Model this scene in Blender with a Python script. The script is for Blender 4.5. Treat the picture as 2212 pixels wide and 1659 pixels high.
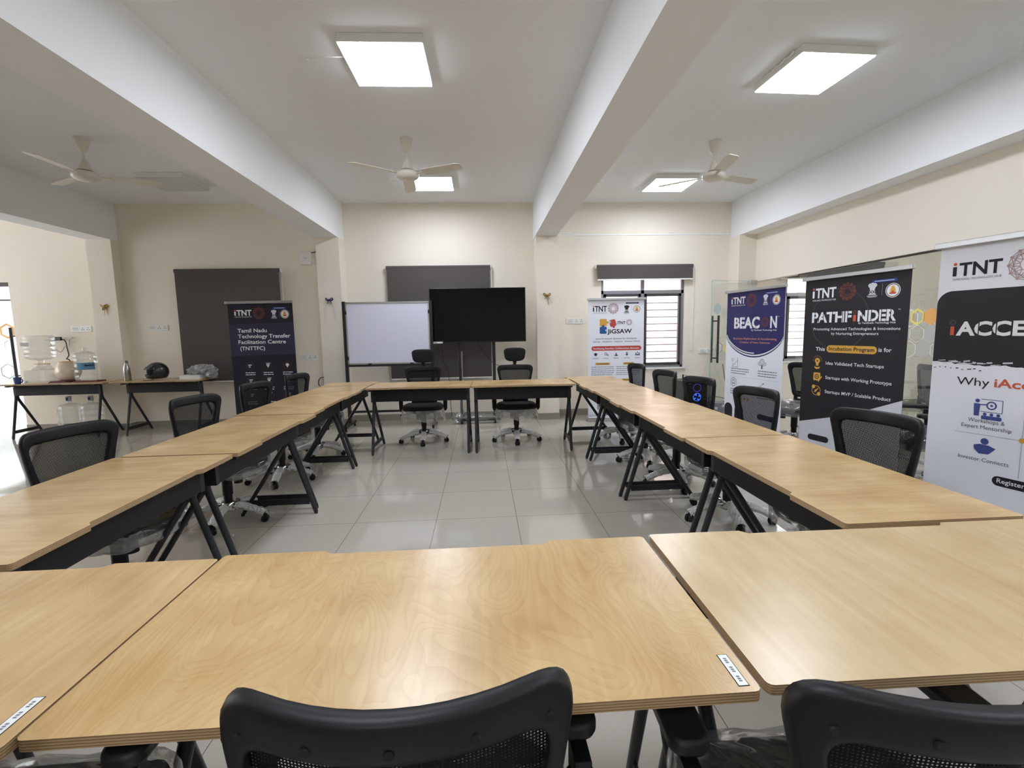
import bpy, math, random
from mathutils import Vector, Matrix

random.seed(7)
PI = math.pi
sc = bpy.context.scene
for o in list(bpy.data.objects):
    bpy.data.objects.remove(o)

# ------------------------------------------------------------------ camera
CAM_F, CAM_PITCH, CAM_YAW, CAM_ROLL = 1023.44, -0.1129, 0.0612, -0.0187
cy, sy = math.cos(CAM_YAW), math.sin(CAM_YAW)
fwd = Vector((sy * math.cos(CAM_PITCH), cy * math.cos(CAM_PITCH), math.sin(CAM_PITCH)))
rgt = Vector((cy, -sy, 0))
upv = rgt.cross(fwd)
c_, s_ = math.cos(CAM_ROLL), math.sin(CAM_ROLL)
r2, u2 = c_ * rgt + s_ * upv, -s_ * rgt + c_ * upv
cam = bpy.data.cameras.new('camera')
cam.sensor_width = 36.0
cam.lens = CAM_F / 2212 * 36.0
cam.clip_start = 0.02
camo = bpy.data.objects.new('camera', cam)
sc.collection.objects.link(camo)
mw = Matrix.Identity(4)
for i in range(3):
    mw[i][0], mw[i][1], mw[i][2] = r2[i], u2[i], -fwd[i]
mw[2][3] = 1.4
camo.matrix_world = mw
sc.camera = camo

# ------------------------------------------------------------------ world and exposure
SKY, LAMP = 2.8, 11.0
w = bpy.data.worlds.new('sky')
sc.world = w
w.use_nodes = True
bg = w.node_tree.nodes['Background']
bg.inputs[0].default_value = (0.93, 0.97, 1.0, 1)
bg.inputs[1].default_value = SKY
sc.view_settings.view_transform = 'Standard'
sc.view_settings.look = 'None'
sc.view_settings.gamma = 1
sc.view_settings.exposure = 1.62
sc.cycles.max_bounces = 12
sc.cycles.diffuse_bounces = 8
sc.cycles.glossy_bounces = 4
sc.cycles.transparent_max_bounces = 24
sc.cycles.caustics_reflective = False
sc.cycles.caustics_refractive = False
sc.cycles.sample_clamp_indirect = 6.0

# ------------------------------------------------------------------ colours and materials
def lin(c):
    r = []
    for v in c[:3]:
        v = v / 255.0
        r.append(v / 12.92 if v <= 0.04045 else ((v + 0.055) / 1.055) ** 2.4)
    return (r[0], r[1], r[2], 1.0)

MATS = {}
def mat(name, c=(128, 128, 128), rough=0.5, metal=0.0, spec=0.5, bump=0.0, bscale=60.0, vary=0.0, vscale=8.0, coat=0.0):
    if name in MATS:
        return MATS[name]
    m = bpy.data.materials.new(name)
    m.use_nodes = True
    nt = m.node_tree
    b = nt.nodes['Principled BSDF']
    b.inputs['Base Color'].default_value = lin(c)
    b.inputs['Roughness'].default_value = rough
    b.inputs['Metallic'].default_value = metal
    b.inputs['Specular IOR Level'].default_value = spec
    if coat:
        b.inputs['Coat Weight'].default_value = coat
        b.inputs['Coat Roughness'].default_value = 0.12
    if bump or vary:
        tc = nt.nodes.new('ShaderNodeTexCoord')
    if bump:
        n = nt.nodes.new('ShaderNodeTexNoise')
        n.inputs['Scale'].default_value = bscale
        n.inputs['Detail'].default_value = 3
        bp = nt.nodes.new('ShaderNodeBump')
        bp.inputs['Strength'].default_value = bump
        bp.inputs['Distance'].default_value = 0.01
        nt.links.new(tc.outputs['Object'], n.inputs['Vector'])
        nt.links.new(n.outputs[0], bp.inputs['Height'])
        nt.links.new(bp.outputs[0], b.inputs['Normal'])
    if vary:
        n = nt.nodes.new('ShaderNodeTexNoise')
        n.inputs['Scale'].default_value = vscale
        n.inputs['Detail'].default_value = 4
        rp = nt.nodes.new('ShaderNodeValToRGB')
        a = lin(c)
        rp.color_ramp.elements[0].color = tuple(x * (1 - vary) for x in a[:3]) + (1,)
        rp.color_ramp.elements[1].color = tuple(min(1, x * (1 + vary)) for x in a[:3]) + (1,)
        rp.color_ramp.elements[0].position = 0.3
        rp.color_ramp.elements[1].position = 0.7
        nt.links.new(tc.outputs['Object'], n.inputs['Vector'])
        nt.links.new(n.outputs[0], rp.inputs[0])
        nt.links.new(rp.outputs[0], b.inputs['Base Color'])
    MATS[name] = m
    return m

def emis(name, c, strength):
    m = bpy.data.materials.new(name)
    m.use_nodes = True
    nt = m.node_tree
    nt.nodes.remove(nt.nodes['Principled BSDF'])
    e = nt.nodes.new('ShaderNodeEmission')
    e.inputs[0].default_value = c
    e.inputs[1].default_value = strength
    nt.links.new(e.outputs[0], nt.nodes['Material Output'].inputs[0])
    return m

def clear(name, tint=(1, 1, 1), gloss=0.08, grough=0.02, body=(230, 235, 235), bodyf=0.1, edge=0.0, bump=0.0, bscale=20.0):
    """thin see-through sheet: transparent + some body colour + mirror sheen"""
    m = bpy.data.materials.new(name)
    m.use_nodes = True
    nt = m.node_tree
    nt.nodes.remove(nt.nodes['Principled BSDF'])
    N = nt.nodes.new
    t = N('ShaderNodeBsdfTransparent'); t.inputs[0].default_value = (*tint, 1)
    d = N('ShaderNodeBsdfDiffuse'); d.inputs[0].default_value = lin(body)
    g = N('ShaderNodeBsdfGlossy'); g.inputs['Roughness'].default_value = grough
    g.inputs[0].default_value = (1, 1, 1, 1)
    lw = N('ShaderNodeLayerWeight'); lw.inputs[0].default_value = 0.35
    m1 = N('ShaderNodeMixShader')
    ma = N('ShaderNodeMath'); ma.operation = 'MULTIPLY_ADD'
    ma.inputs[1].default_value = edge; ma.inputs[2].default_value = bodyf
    nt.links.new(lw.outputs['Facing'], ma.inputs[0])
    nt.links.new(ma.outputs[0], m1.inputs[0])
    nt.links.new(t.outputs[0], m1.inputs[1]); nt.links.new(d.outputs[0], m1.inputs[2])
    m2 = N('ShaderNodeMixShader')
    mb = N('ShaderNodeMath'); mb.operation = 'MULTIPLY_ADD'
    mb.inputs[1].default_value = gloss * 3; mb.inputs[2].default_value = gloss * 0.6
    nt.links.new(lw.outputs['Fresnel'], mb.inputs[0])
    nt.links.new(mb.outputs[0], m2.inputs[0])
    nt.links.new(m1.outputs[0], m2.inputs[1]); nt.links.new(g.outputs[0], m2.inputs[2])
    nt.links.new(m2.outputs[0], nt.nodes['Material Output'].inputs[0])
    if bump:
        tc = N('ShaderNodeTexCoord')
        n = N('ShaderNodeTexNoise'); n.inputs['Scale'].default_value = bscale
        n.inputs['Distortion'].default_value = 1.5
        bp = N('ShaderNodeBump'); bp.inputs['Strength'].default_value = bump; bp.inputs['Distance'].default_value = 0.05
        nt.links.new(tc.outputs['Object'], n.inputs['Vector']); nt.links.new(n.outputs[0], bp.inputs['Height'])
        for x in (d, g):
            nt.links.new(bp.outputs[0], x.inputs['Normal'])
    MATS[name] = m
    return m

def wood(name, c0, c1, swirl=False):
    m = bpy.data.materials.new(name)
    m.use_nodes = True
    nt = m.node_tree
    N = nt.nodes.new; L = nt.links.new
    b = nt.nodes['Principled BSDF']
    b.inputs['Roughness'].default_value = 0.27
    b.inputs['Specular IOR Level'].default_value = 0.55
    tc = N('ShaderNodeTexCoord'); oi = N('ShaderNodeObjectInfo')
    of = N('ShaderNodeVectorMath'); of.operation = 'MULTIPLY_ADD'
    of.inputs[1].default_value = (1, 1, 1)
    sc3 = N('ShaderNodeVectorMath'); sc3.operation = 'SCALE'; sc3.inputs[0].default_value = (7.3, 4.1, 0)
    L(oi.outputs['Random'], sc3.inputs['Scale'])
    L(tc.outputs['Object'], of.inputs[0]); L(sc3.outputs[0], of.inputs[2])
    mp = N('ShaderNodeMapping'); mp.inputs['Scale'].default_value = (26, 2.2, 1)
    L(of.outputs[0], mp.inputs[0])
    n1 = N('ShaderNodeTexNoise'); n1.inputs['Scale'].default_value = 1.6; n1.inputs['Detail'].default_value = 5; n1.inputs['Distortion'].default_value = 0.6
    L(mp.outputs[0], n1.inputs['Vector'])
    n2 = N('ShaderNodeTexNoise'); n2.inputs['Scale'].default_value = 4.0; n2.inputs['Detail'].default_value = 3
    L(of.outputs[0], n2.inputs['Vector'])
    mix = N('ShaderNodeMath'); mix.operation = 'MULTIPLY_ADD'; mix.inputs[1].default_value = 0.36
    L(n1.outputs[0], mix.inputs[0])
    m5 = N('ShaderNodeMath'); m5.operation = 'MULTIPLY'; m5.inputs[1].default_value = 0.64
    L(n2.outputs[0], m5.inputs[0]); L(m5.outputs[0], mix.inputs[2])
    src = mix
    if swirl:
        # rotary-cut figure: contour lines of a smooth height field
        n3 = N('ShaderNodeTexNoise'); n3.inputs['Scale'].default_value = 2.3; n3.inputs['Detail'].default_value = 2.2; n3.inputs['Roughness'].default_value = 0.42; n3.inputs['Distortion'].default_value = 0.9
        mp2 = N('ShaderNodeMapping'); mp2.inputs['Scale'].default_value = (1.6, 0.9, 1)
        L(of.outputs[0], mp2.inputs[0]); L(mp2.outputs[0], n3.inputs['Vector'])
        k = N('ShaderNodeMath'); k.operation = 'MULTIPLY'; k.inputs[1].default_value = 26
        L(n3.outputs[0], k.inputs[0])
        f = N('ShaderNodeMath'); f.operation = 'FRACT'; L(k.outputs[0], f.inputs[0])
        pw = N('ShaderNodeMath'); pw.operation = 'POWER'; pw.inputs[1].default_value = 2.6; L(f.outputs[0], pw.inputs[0])
        ad = N('ShaderNodeMath'); ad.operation = 'MULTIPLY_ADD'; ad.inputs[1].default_value = -0.10
        L(pw.outputs[0], ad.inputs[0]); L(mix.outputs[0], ad.inputs[2])
        src = ad
    rp = N('ShaderNodeValToRGB')
    rp.color_ramp.elements[0].position = 0.3; rp.color_ramp.elements[0].color = lin(c0)
    rp.color_ramp.elements[1].position = 0.68; rp.color_ramp.elements[1].color = lin(c1)
    L(src.outputs[0], rp.inputs[0]); L(rp.outputs[0], b.inputs['Base Color'])
    bp = N('ShaderNodeBump'); bp.inputs['Strength'].default_value = 0.06; bp.inputs['Distance'].default_value = 0.003
    L(n1.outputs[0], bp.inputs['Height']); L(bp.outputs[0], b.inputs['Normal'])
    MATS[name] = m
    return m

def ply_edge():
    m = bpy.data.materials.new('plywood_edge')
    m.use_nodes = True
    nt = m.node_tree; N = nt.nodes.new; L = nt.links.new
    b = nt.nodes['Principled BSDF']; b.inputs['Roughness'].default_value = 0.6
    tc = N('ShaderNodeTexCoord')
    wv = N('ShaderNodeTexWave'); wv.wave_type = 'BANDS'; wv.bands_direction = 'Z'
    wv.inputs['Scale'].default_value = 62; wv.inputs['Distortion'].default_value = 0.3
    rp = N('ShaderNodeValToRGB')
    rp.color_ramp.elements[0].color = lin((138, 108, 76)); rp.color_ramp.elements[1].color = lin((196, 166, 124))
    L(tc.outputs['Object'], wv.inputs['Vector']); L(wv.outputs[0], rp.inputs[0]); L(rp.outputs[0], b.inputs['Base Color'])
    MATS['plywood_edge'] = m
    return m

def weave(name):
    """open-weave black chair mesh with real holes"""
    m = bpy.data.materials.new(name)
    m.use_nodes = True
    nt = m.node_tree; N = nt.nodes.new; L = nt.links.new
    b = nt.nodes['Principled BSDF']
    b.inputs['Base Color'].default_value = lin((19, 19, 20)); b.inputs['Roughness'].default_value = 0.8; b.inputs['Specular IOR Level'].default_value = 0.2
    tc = N('ShaderNodeTexCoord')
    ws = []
    for d in ('X', 'Z'):
        wv = N('ShaderNodeTexWave'); wv.bands_direction = d; wv.inputs['Scale'].default_value = 62.8
        L(tc.outputs['Object'], wv.inputs['Vector'])
        g = N('ShaderNodeMath'); g.operation = 'GREATER_THAN'; g.inputs[1].default_value = 0.63
        L(wv.outputs[0], g.inputs[0]); ws.append(g)
    mu = N('ShaderNodeMath'); mu.operation = 'MULTIPLY'
    L(ws[0].outputs[0], mu.inputs[0]); L(ws[1].outputs[0], mu.inputs[1])
    t = N('ShaderNodeBsdfTransparent'); mx = N('ShaderNodeMixShader')
    L(mu.outputs[0], mx.inputs[0]); L(b.outputs[0], mx.inputs[1]); L(t.outputs[0], mx.inputs[2])
    L(mx.outputs[0], nt.nodes['Material Output'].inputs[0])
    MATS[name] = m
    return m

def tile_floor():
    m = bpy.data.materials.new('vitrified_tiles')
    m.use_nodes = True
    nt = m.node_tree; N = nt.nodes.new; L = nt.links.new
    b = nt.nodes['Principled BSDF']
    b.inputs['Roughness'].default_value = 0.07; b.inputs['Specular IOR Level'].default_value = 0.85
    tc = N('ShaderNodeTexCoord'); mp = N('ShaderNodeMapping')
    mp.inputs['Location'].default_value = (0.9742, -3.4446 + 0.6, 0)
    br = N('ShaderNodeTexBrick')
    br.offset = 0; br.squash = 1
    br.inputs['Scale'].default_value = 1; br.inputs['Mortar Size'].default_value = 0.0022
    br.inputs['Mortar Smooth'].default_value = 0.2
    br.inputs['Brick Width'].default_value = 0.6; br.inputs['Row Height'].default_value = 0.6
    br.inputs['Color1'].default_value = lin((190, 183, 172)); br.inputs['Color2'].default_value = lin((187, 180, 169))
    br.inputs['Mortar'].default_value = lin((128, 114, 100))
    n = N('ShaderNodeTexNoise'); n.inputs['Scale'].default_value = 90; n.inputs['Detail'].default_value = 2
    mx = N('ShaderNodeMix'); mx.data_type = 'RGBA'; mx.blend_type = 'MULTIPLY'; mx.inputs[0].default_value = 0.12
    L(tc.outputs['Object'], mp.inputs[0]); L(mp.outputs[0], br.inputs['Vector']); L(tc.outputs['Object'], n.inputs['Vector'])
    L(br.outputs['Color'], mx.inputs[6]); L(n.outputs['Color'], mx.inputs[7]); L(mx.outputs[2], b.inputs['Base Color'])
    MATS['vitrified_tiles'] = m
    return m

M_WALL = mat('cream_wall_paint', (236, 228, 214), 0.75, spec=0.2, bump=0.08, bscale=90)
M_CEIL = mat('white_ceiling_paint', (236, 238, 240), 0.85, spec=0.15, bump=0.06, bscale=70)
M_BEAM = mat('white_beam_paint', (240, 242, 244), 0.7, spec=0.2, bump=0.05, bscale=80)
M_FLOOR = tile_floor()
M_SKIRT = mat('grey_skirting_tile', (150, 145, 136), 0.25)
M_WOOD = wood('birch_straight', (180, 144, 95), (214, 184, 137))
M_WOODP = wood('birch_pale', (188, 161, 115), (209, 184, 142))
M_WOODS = wood('birch_swirl', (184, 149, 98), (209, 179, 129), swirl=True)
M_EDGE = ply_edge()
M_STEEL = mat('black_powder_coat', (33, 33, 36), 0.45)
M_APRON = mat('black_apron_sheet', (34, 34, 35), 0.6, spec=0.3)
M_PLAST = mat('black_chair_plastic', (21, 21, 23), 0.46, spec=0.32, bump=0.03, bscale=300)
M_PAD = mat('black_arm_pad', (30, 30, 31), 0.5)
M_FABRIC = mat('black_seat_fabric', (22, 22, 24), 0.9, bump=0.25, bscale=260)
M_WEAVE = weave('open_weave_mesh')
M_CHROME = mat('chrome', (205, 206, 208), 0.12, metal=1.0)
M_WRAP = clear('plastic_sleeve', body=(240, 240, 236), bodyf=0.82, edge=0.15, gloss=0.1, grough=0.22, bump=0.7, bscale=45)
M_FILM = clear('clear_film', body=(215, 220, 220), bodyf=0.07, edge=0.2, gloss=0.17, grough=0.12, bump=0.45, bscale=5)
M_GLASS = clear('clear_glass', tint=(0.965, 0.985, 0.975), body=(225, 235, 228), bodyf=0.03, gloss=0.05, grough=0.0)
M_GLASSE = mat('green_glass_edge', (150, 178, 168), 0.2)
M_WATER = clear('clear_bottle_plastic', tint=(0.96, 0.98, 0.98), body=(214, 214, 206), bodyf=0.07, edge=0.36, gloss=0.08, grough=0.06)
M_BLIND = mat('charcoal_blind_fabric', (84, 78, 76), 0.9, bump=0.1, bscale=400)
M_WHITE = mat('white_plastic', (232, 232, 228), 0.4)
M_ALU = mat('brushed_aluminium', (196, 197, 198), 0.32, metal=0.85)
M_SCREEN = mat('black_screen', (8, 8, 9), 0.10, spec=0.22)
M_BOARD = mat('whiteboard_surface', (220, 222, 240), 0.3)
M_FAN = mat('cream_fan_enamel', (222, 218, 204), 0.35)
M_DARK = mat('dark_gap', (24, 24, 25), 0.8)
M_PANELON = emis('lit_diffuser', (0.88, 0.945, 1.06, 1), LAMP)
M_PANELOFF = mat('unlit_diffuser', (206, 208, 204), 0.5)

# ------------------------------------------------------------------ mesh helpers
class MB:
    def __init__(s):
        s.v, s.f, s.mi, s.cur, s.mats = [], [], [], 0, []
    def use(s, m):
        if m not in s.mats:
            s.mats.append(m)
        s.cur = s.mats.index(m)
        return s
    def add(s, vs, fs):
        o = len(s.v)
        s.v += [tuple(v) for v in vs]
        for f in fs:
            s.f.append(tuple(i + o for i in f)); s.mi.append(s.cur)
    def box(s, c, d, rz=0.0, rx=0.0, ry=0.0):
        x, y, z = d[0] / 2, d[1] / 2, d[2] / 2
        vs = [(-x, -y, -z), (x, -y, -z), (x, y, -z), (-x, y, -z), (-x, -y, z), (x, -y, z), (x, y, z), (-x, y, z)]
        R = Matrix.Rotation(rz, 3, 'Z') @ Matrix.Rotation(ry, 3, 'Y') @ Matrix.Rotation(rx, 3, 'X')
        s.add([R @ Vector(v) + Vector(c) for v in vs],
              [(0, 3, 2, 1), (4, 5, 6, 7), (0, 1, 5, 4), (1, 2, 6, 5), (2, 3, 7, 6), (3, 0, 4, 7)])
        return s
    def b2(s, lo, hi):
        return s.box([(a + b) / 2 for a, b in zip(lo, hi)], [abs(b - a) for a, b in zip(lo, hi)])
    def tube(s, pts, r, n=12, cap=True, flat=1.0):
        P = [Vector(p) for p in pts]
        rs = r if isinstance(r, (list, tuple)) else [r] * len(P)
        vs, fs = [], []
        up = None
        for i, p in enumerate(P):
            t = (P[min(i + 1, len(P) - 1)] - P[max(i - 1, 0)]).normalized()
            if up is None:
                up = Vector((0, 0, 1)) if abs(t.z) < 0.9 else Vector((0, 1, 0))
            a = t.cross(up)
            if a.length < 1e-4:
                a = t.orthogonal()
            a.normalize(); b = a.cross(t).normalized(); up = b
            for k in range(n):
                q = 2 * PI * k / n
                vs.append(p + a * math.cos(q) * rs[i] + b * math.sin(q) * rs[i] * flat)
        for i in range(len(P) - 1):
            for k in range(n):
                k2 = (k + 1) % n
                fs.append((i * n + k, i * n + k2, (i + 1) * n + k2, (i + 1) * n + k))
        if cap:
            fs.append(tuple(range(n - 1, -1, -1)))
            fs.append(tuple((len(P) - 1) * n + k for k in range(n)))
        s.add(vs, fs)
        return s
    def lathe(s, prof, c=(0, 0, 0), n=24, axis='Z', sq=1.0):
        vs, fs = [], []
        for r, z in prof:
            for k in range(n):
                q = 2 * PI * k / n
                x, y = r * math.cos(q), r * math.sin(q) * sq
                v = (x, y, z) if axis == 'Z' else ((x, z, y) if axis == 'Y' else (z, x, y))
                vs.append((v[0] + c[0], v[1] + c[1], v[2] + c[2]))
        for i in range(len(prof) - 1):
            for k in range(n):
                k2 = (k + 1) % n
                fs.append((i * n + k, i * n + k2, (i + 1) * n + k2, (i + 1) * n + k))
        fs.append(tuple(range(n - 1, -1, -1)))
        fs.append(tuple((len(prof) - 1) * n + k for k in range(n)))
        s.add(vs, fs)
        return s
    def prism(s, poly, z0, z1, side=None):
        n = len(poly)
        top = s.cur
        s.add([(x, y, z0) for x, y in poly] + [(x, y, z1) for x, y in poly],
              [tuple(range(n - 1, -1, -1)), tuple(range(n, 2 * n))])
        if side:
            s.use(side)
        o = len(s.v) - 2 * n
        for i in range(n):
            j = (i + 1) % n
            s.f.append((o + i, o + j, o + n + j, o + n + i)); s.mi.append(s.cur)
        s.cur = top
        return s
    def ell(s, c, r, n=20, m=12, p=1.0):
        vs, fs = [], []
        sg = lambda a: math.copysign(abs(a) ** p, a)
        for i in range(1, m):
            th = PI * i / m
            for k in range(n):
                q = 2 * PI * k / n
                vs.append((c[0] + r[0] * sg(math.sin(th)) * sg(math.cos(q)), c[1] + r[1] * sg(math.sin(th)) * sg(math.sin(q)), c[2] + r[2] * sg(math.cos(th))))
        a = len(vs); vs.append((c[0], c[1], c[2] + r[2])); vs.append((c[0], c[1], c[2] - r[2]))
        for i in range(m - 2):
            for k in range(n):
                k2 = (k + 1) % n
                fs.append((i * n + k, (i + 1) * n + k, (i + 1) * n + k2, i * n + k2))
        for k in range(n):
            k2 = (k + 1) % n
            fs.append((a, k, k2)); fs.append((a + 1, (m - 2) * n + k2, (m - 2) * n + k))
        s.add(vs, fs)
        return s
    def xf(s, start, fn):
        for i in range(start, len(s.v)):
            s.v[i] = tuple(fn(Vector(s.v[i])))
        return s
    def build(s, name, m=None, parent=None, smooth=True, bevel=0.0, angle=40):
        me = bpy.data.meshes.new(name)
        me.from_pydata(s.v, [], s.f)
        ms = s.mats if s.mats else [m]
        for x in ms:
            me.materials.append(x)
        if s.mats:
            me.polygons.foreach_set('material_index', s.mi)
        if smooth:
            me.polygons.foreach_set('use_smooth', [True] * len(me.polygons))
            me.update()
            me.set_sharp_from_angle(angle=math.radians(angle))
        me.update()
        o = bpy.data.objects.new(name, me)
        sc.collection.objects.link(o)
        if parent:
            o.parent = parent
        if bevel:
            bv = o.modifiers.new('bevel', 'BEVEL'); bv.width = bevel; bv.segments = 2; bv.limit_method = 'ANGLE'
        return o

def tag(o, label, cat, group=None, kind=None):
    o['label'] = label; o['category'] = cat
    if group: o['group'] = group
    if kind: o['kind'] = kind
    return o

def thing(name, label, cat, loc=(0, 0, 0), rz=0.0, group=None):
    o = bpy.data.objects.new(name, None)
    o.empty_display_size = 0.1
    sc.collection.objects.link(o)
    o.location = loc; o.rotation_euler = (0, 0, rz)
    return tag(o, label, cat, group)

def struct(name, b, m=None, parent=None, **k):
    o = b.build(name, m, parent, **k)
    o['kind'] = 'structure'
    return o

KIDS = {}
def kids(o):
    return [c for c in bpy.data.objects if c.parent == o]

def dup(root, loc, rz, label, group=None, skip=()):
    r = root.copy(); sc.collection.objects.link(r)
    r.location = loc; r.rotation_euler = (0, 0, rz); r['label'] = label
    if group: r['group'] = group
    def rec(a, b):
        for ch in kids(a):
            if ch.name.split('.')[0] in skip:
                continue
            c = ch.copy(); sc.collection.objects.link(c); c.parent = b
            rec(ch, c)
    rec(root, r)
    return r

def rrect(cx, cy, w, h, r, n=6):
    P = []
    for qx, qy, a0 in ((1, 1, 0), (-1, 1, PI / 2), (-1, -1, PI), (1, -1, 1.5 * PI)):
        for k in range(n + 1):
            a = a0 + PI / 2 * k / n
            P.append((cx + qx * (w / 2 - r) + r * math.cos(a), cy + qy * (h / 2 - r) + r * math.sin(a)))
    return P

# ------------------------------------------------------------------ room
HC, HB, YB, YR = 3.363, 2.806, 7.60, -4.4
XL, XR, XE = -9.4, 4.29, 8.4
struct('floor', MB().b2((XL - 0.2, YR - 0.2, -0.12), (XE + 0.2, YB + 0.2, 0)), M_FLOOR, smooth=False)
struct('ceiling', MB().b2((XL - 0.2, YR - 0.2, HC), (XE + 0.2, YB + 0.2, HC + 0.15)), M_CEIL, smooth=False)

def holed_wall(axis, a0, a1, z0, z1, p0, p1, holes):
    """wall along X (axis 'X', thickness in Y p0..p1) or along Y with rectangular openings (a, b, za, zb)"""
    xs = sorted({a0, a1, *[h[0] for h in holes], *[h[1] for h in holes]})
    zs = sorted({z0, z1, *[h[2] for h in holes], *[h[3] for h in holes]})
    b = MB()
    for i in range(len(xs) - 1):
        run = None
        for j in range(len(zs) - 1):
            xm, zm = (xs[i] + xs[i + 1]) / 2, (zs[j] + zs[j + 1]) / 2
            solid = not any(h[0] < xm < h[1] and h[2] < zm < h[3] for h in holes)
            if solid and run is None: run = zs[j]
            if run is not None and (not solid or j == len(zs) - 2):
                top = zs[j + 1] if solid else zs[j]
                if axis == 'X': b.b2((xs[i], p0, run), (xs[i + 1], p1, top))
                else: b.b2((p0, xs[i], run), (p1, xs[i + 1], top))
                run = None
    return b

WIN = (1.925, 3.292, 0.745, 2.26)
WIN4 = (5.0, 6.5, 0.80, 2.26)
DOORL = (-8.3, -6.985, 0.0, 2.245)
struct('wall_back', holed_wall('X', XL, XE, 0, HC, YB, YB + 0.2, [WIN, WIN4, DOORL]), M_WALL, smooth=False)
struct('wall_left', holed_wall('Y', YR, YB, 0, HC, XL - 0.2, XL, [(2.9, 7.4, 0.8, 2.8)]), M_WALL, smooth=False)
struct('wall_rear', MB().b2((XL, YR - 0.2, 0), (XE, YR, HC)), M_WALL, smooth=False)
struct('wall_far_right', holed_wall('Y', YR, YB, 0, HC, XE, XE + 0.2, [(2.0, 4.0, 0.8, 2.2)]), M_WALL, smooth=False)
# wall above the glass partition, and the beams
struct('wall_right', MB().b2((XR, YR, 2.085), (XR + 0.12, YB, HC)), M_WALL, smooth=False)
struct('trim_1', MB().b2((-2.43, YR, HB), (-2.074, YB, HC)), M_BEAM, smooth=False)
struct('trim_2', MB().b2((0.838, YR, HB), (1.165, YB, HC)), M_BEAM, smooth=False)
struct('trim_3', MB().b2((4.035, YR, HB), (XR, YB, HC)), M_BEAM, smooth=False)
struct('trim_4', MB().b2((-5.70, YR, 2.825), (-5.37, YB, HC)), M_BEAM, smooth=False)
# pillars carrying the beams
struct('trim_5', MB().b2((-2.40, 7.29, 0), (-2.066, YB, HB)), M_WALL, smooth=False)
struct('trim_6', MB().b2((0.850, 7.29, 0), (1.182, YB, HB)), M_WALL, smooth=False)
struct('trim_7', MB().b2((4.015, 7.29, 0), (XR, YB, HB)), M_WALL, smooth=False)
struct('trim_8', MB().b2((-5.72, 7.45, 0), (-5.37, YB, 2.825)), M_WALL, smooth=False)
# skirting
def skirt(name, segs):
    b = MB()
    for lo, hi in segs: b.b2(lo, hi)
    struct(name, b, M_SKIRT, smooth=False)
T = 0.012
skirt('baseboard_back', [((-6.985, YB - T, 0), (-5.72, YB, 0.1)), ((-5.37, YB - T, 0), (-2.40, YB, 0.1)),
                         ((-2.066, YB - T, 0), (0.85, YB, 0.1)), ((1.182, YB - T, 0), (4.015, YB, 0.1)), ((4.41, YB - T, 0), (XE, YB, 0.1))])
skirt('baseboard_pillars', [((x0 - T, y - T, 0), (x1 + T, y, 0.1)) for x0, x1, y in ((-2.40, -2.066, 7.29), (0.85, 1.182, 7.29), (4.015, 4.27, 7.29), (-5.72, -5.37, 7.45))] +
      [((x - T, y, 0), (x, YB, 0.1)) for x, y in ((-2.40, 7.29), (0.85, 7.29), (4.015, 7.29))] +
      [((x, y, 0), (x + T, YB, 0.1)) for x, y in ((-2.066, 7.29), (1.182, 7.29), (-5.37, 7.45))])
# wiring channel high on the back wall, right bay
struct('trim_9', MB().b2((1.182, YB - 0.008, 2.862), (4.015, YB, 2.878)).b2((1.30, YB - 0.012, 2.888), (1.45, YB, 2.902)).b2((3.02, YB - 0.012, 2.896), (3.1, YB, 2.91)), M_BEAM, smooth=False)

# ------------------------------------------------------------------ ground outdoors
struct('floor_outdoors', MB().b2((-16, YB + 0.2, -0.3), (12, 16, -0.13)), mat('pale_paving', (176, 172, 166), 0.8, vary=0.08), smooth=False)

struct('wall_neighbour', MB().b2((0.0, YB + 2.6, -0.2), (9.5, YB + 2.8, 3.2)), mat('pale_pink_plaster', (242, 226, 222), 0.9, vary=0.05, vscale=1.5), smooth=False)
struct('wall_sky_block', MB().b2((-16.0, YB + 3.2, -0.2), (-5.0, YB + 3.4, 4.5)), mat('sky_block_grey', (168, 170, 172), 0.9, vary=0.06, vscale=1.2), smooth=False)  # added wall behind the left door, grey to cut sky glare on the floor
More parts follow.
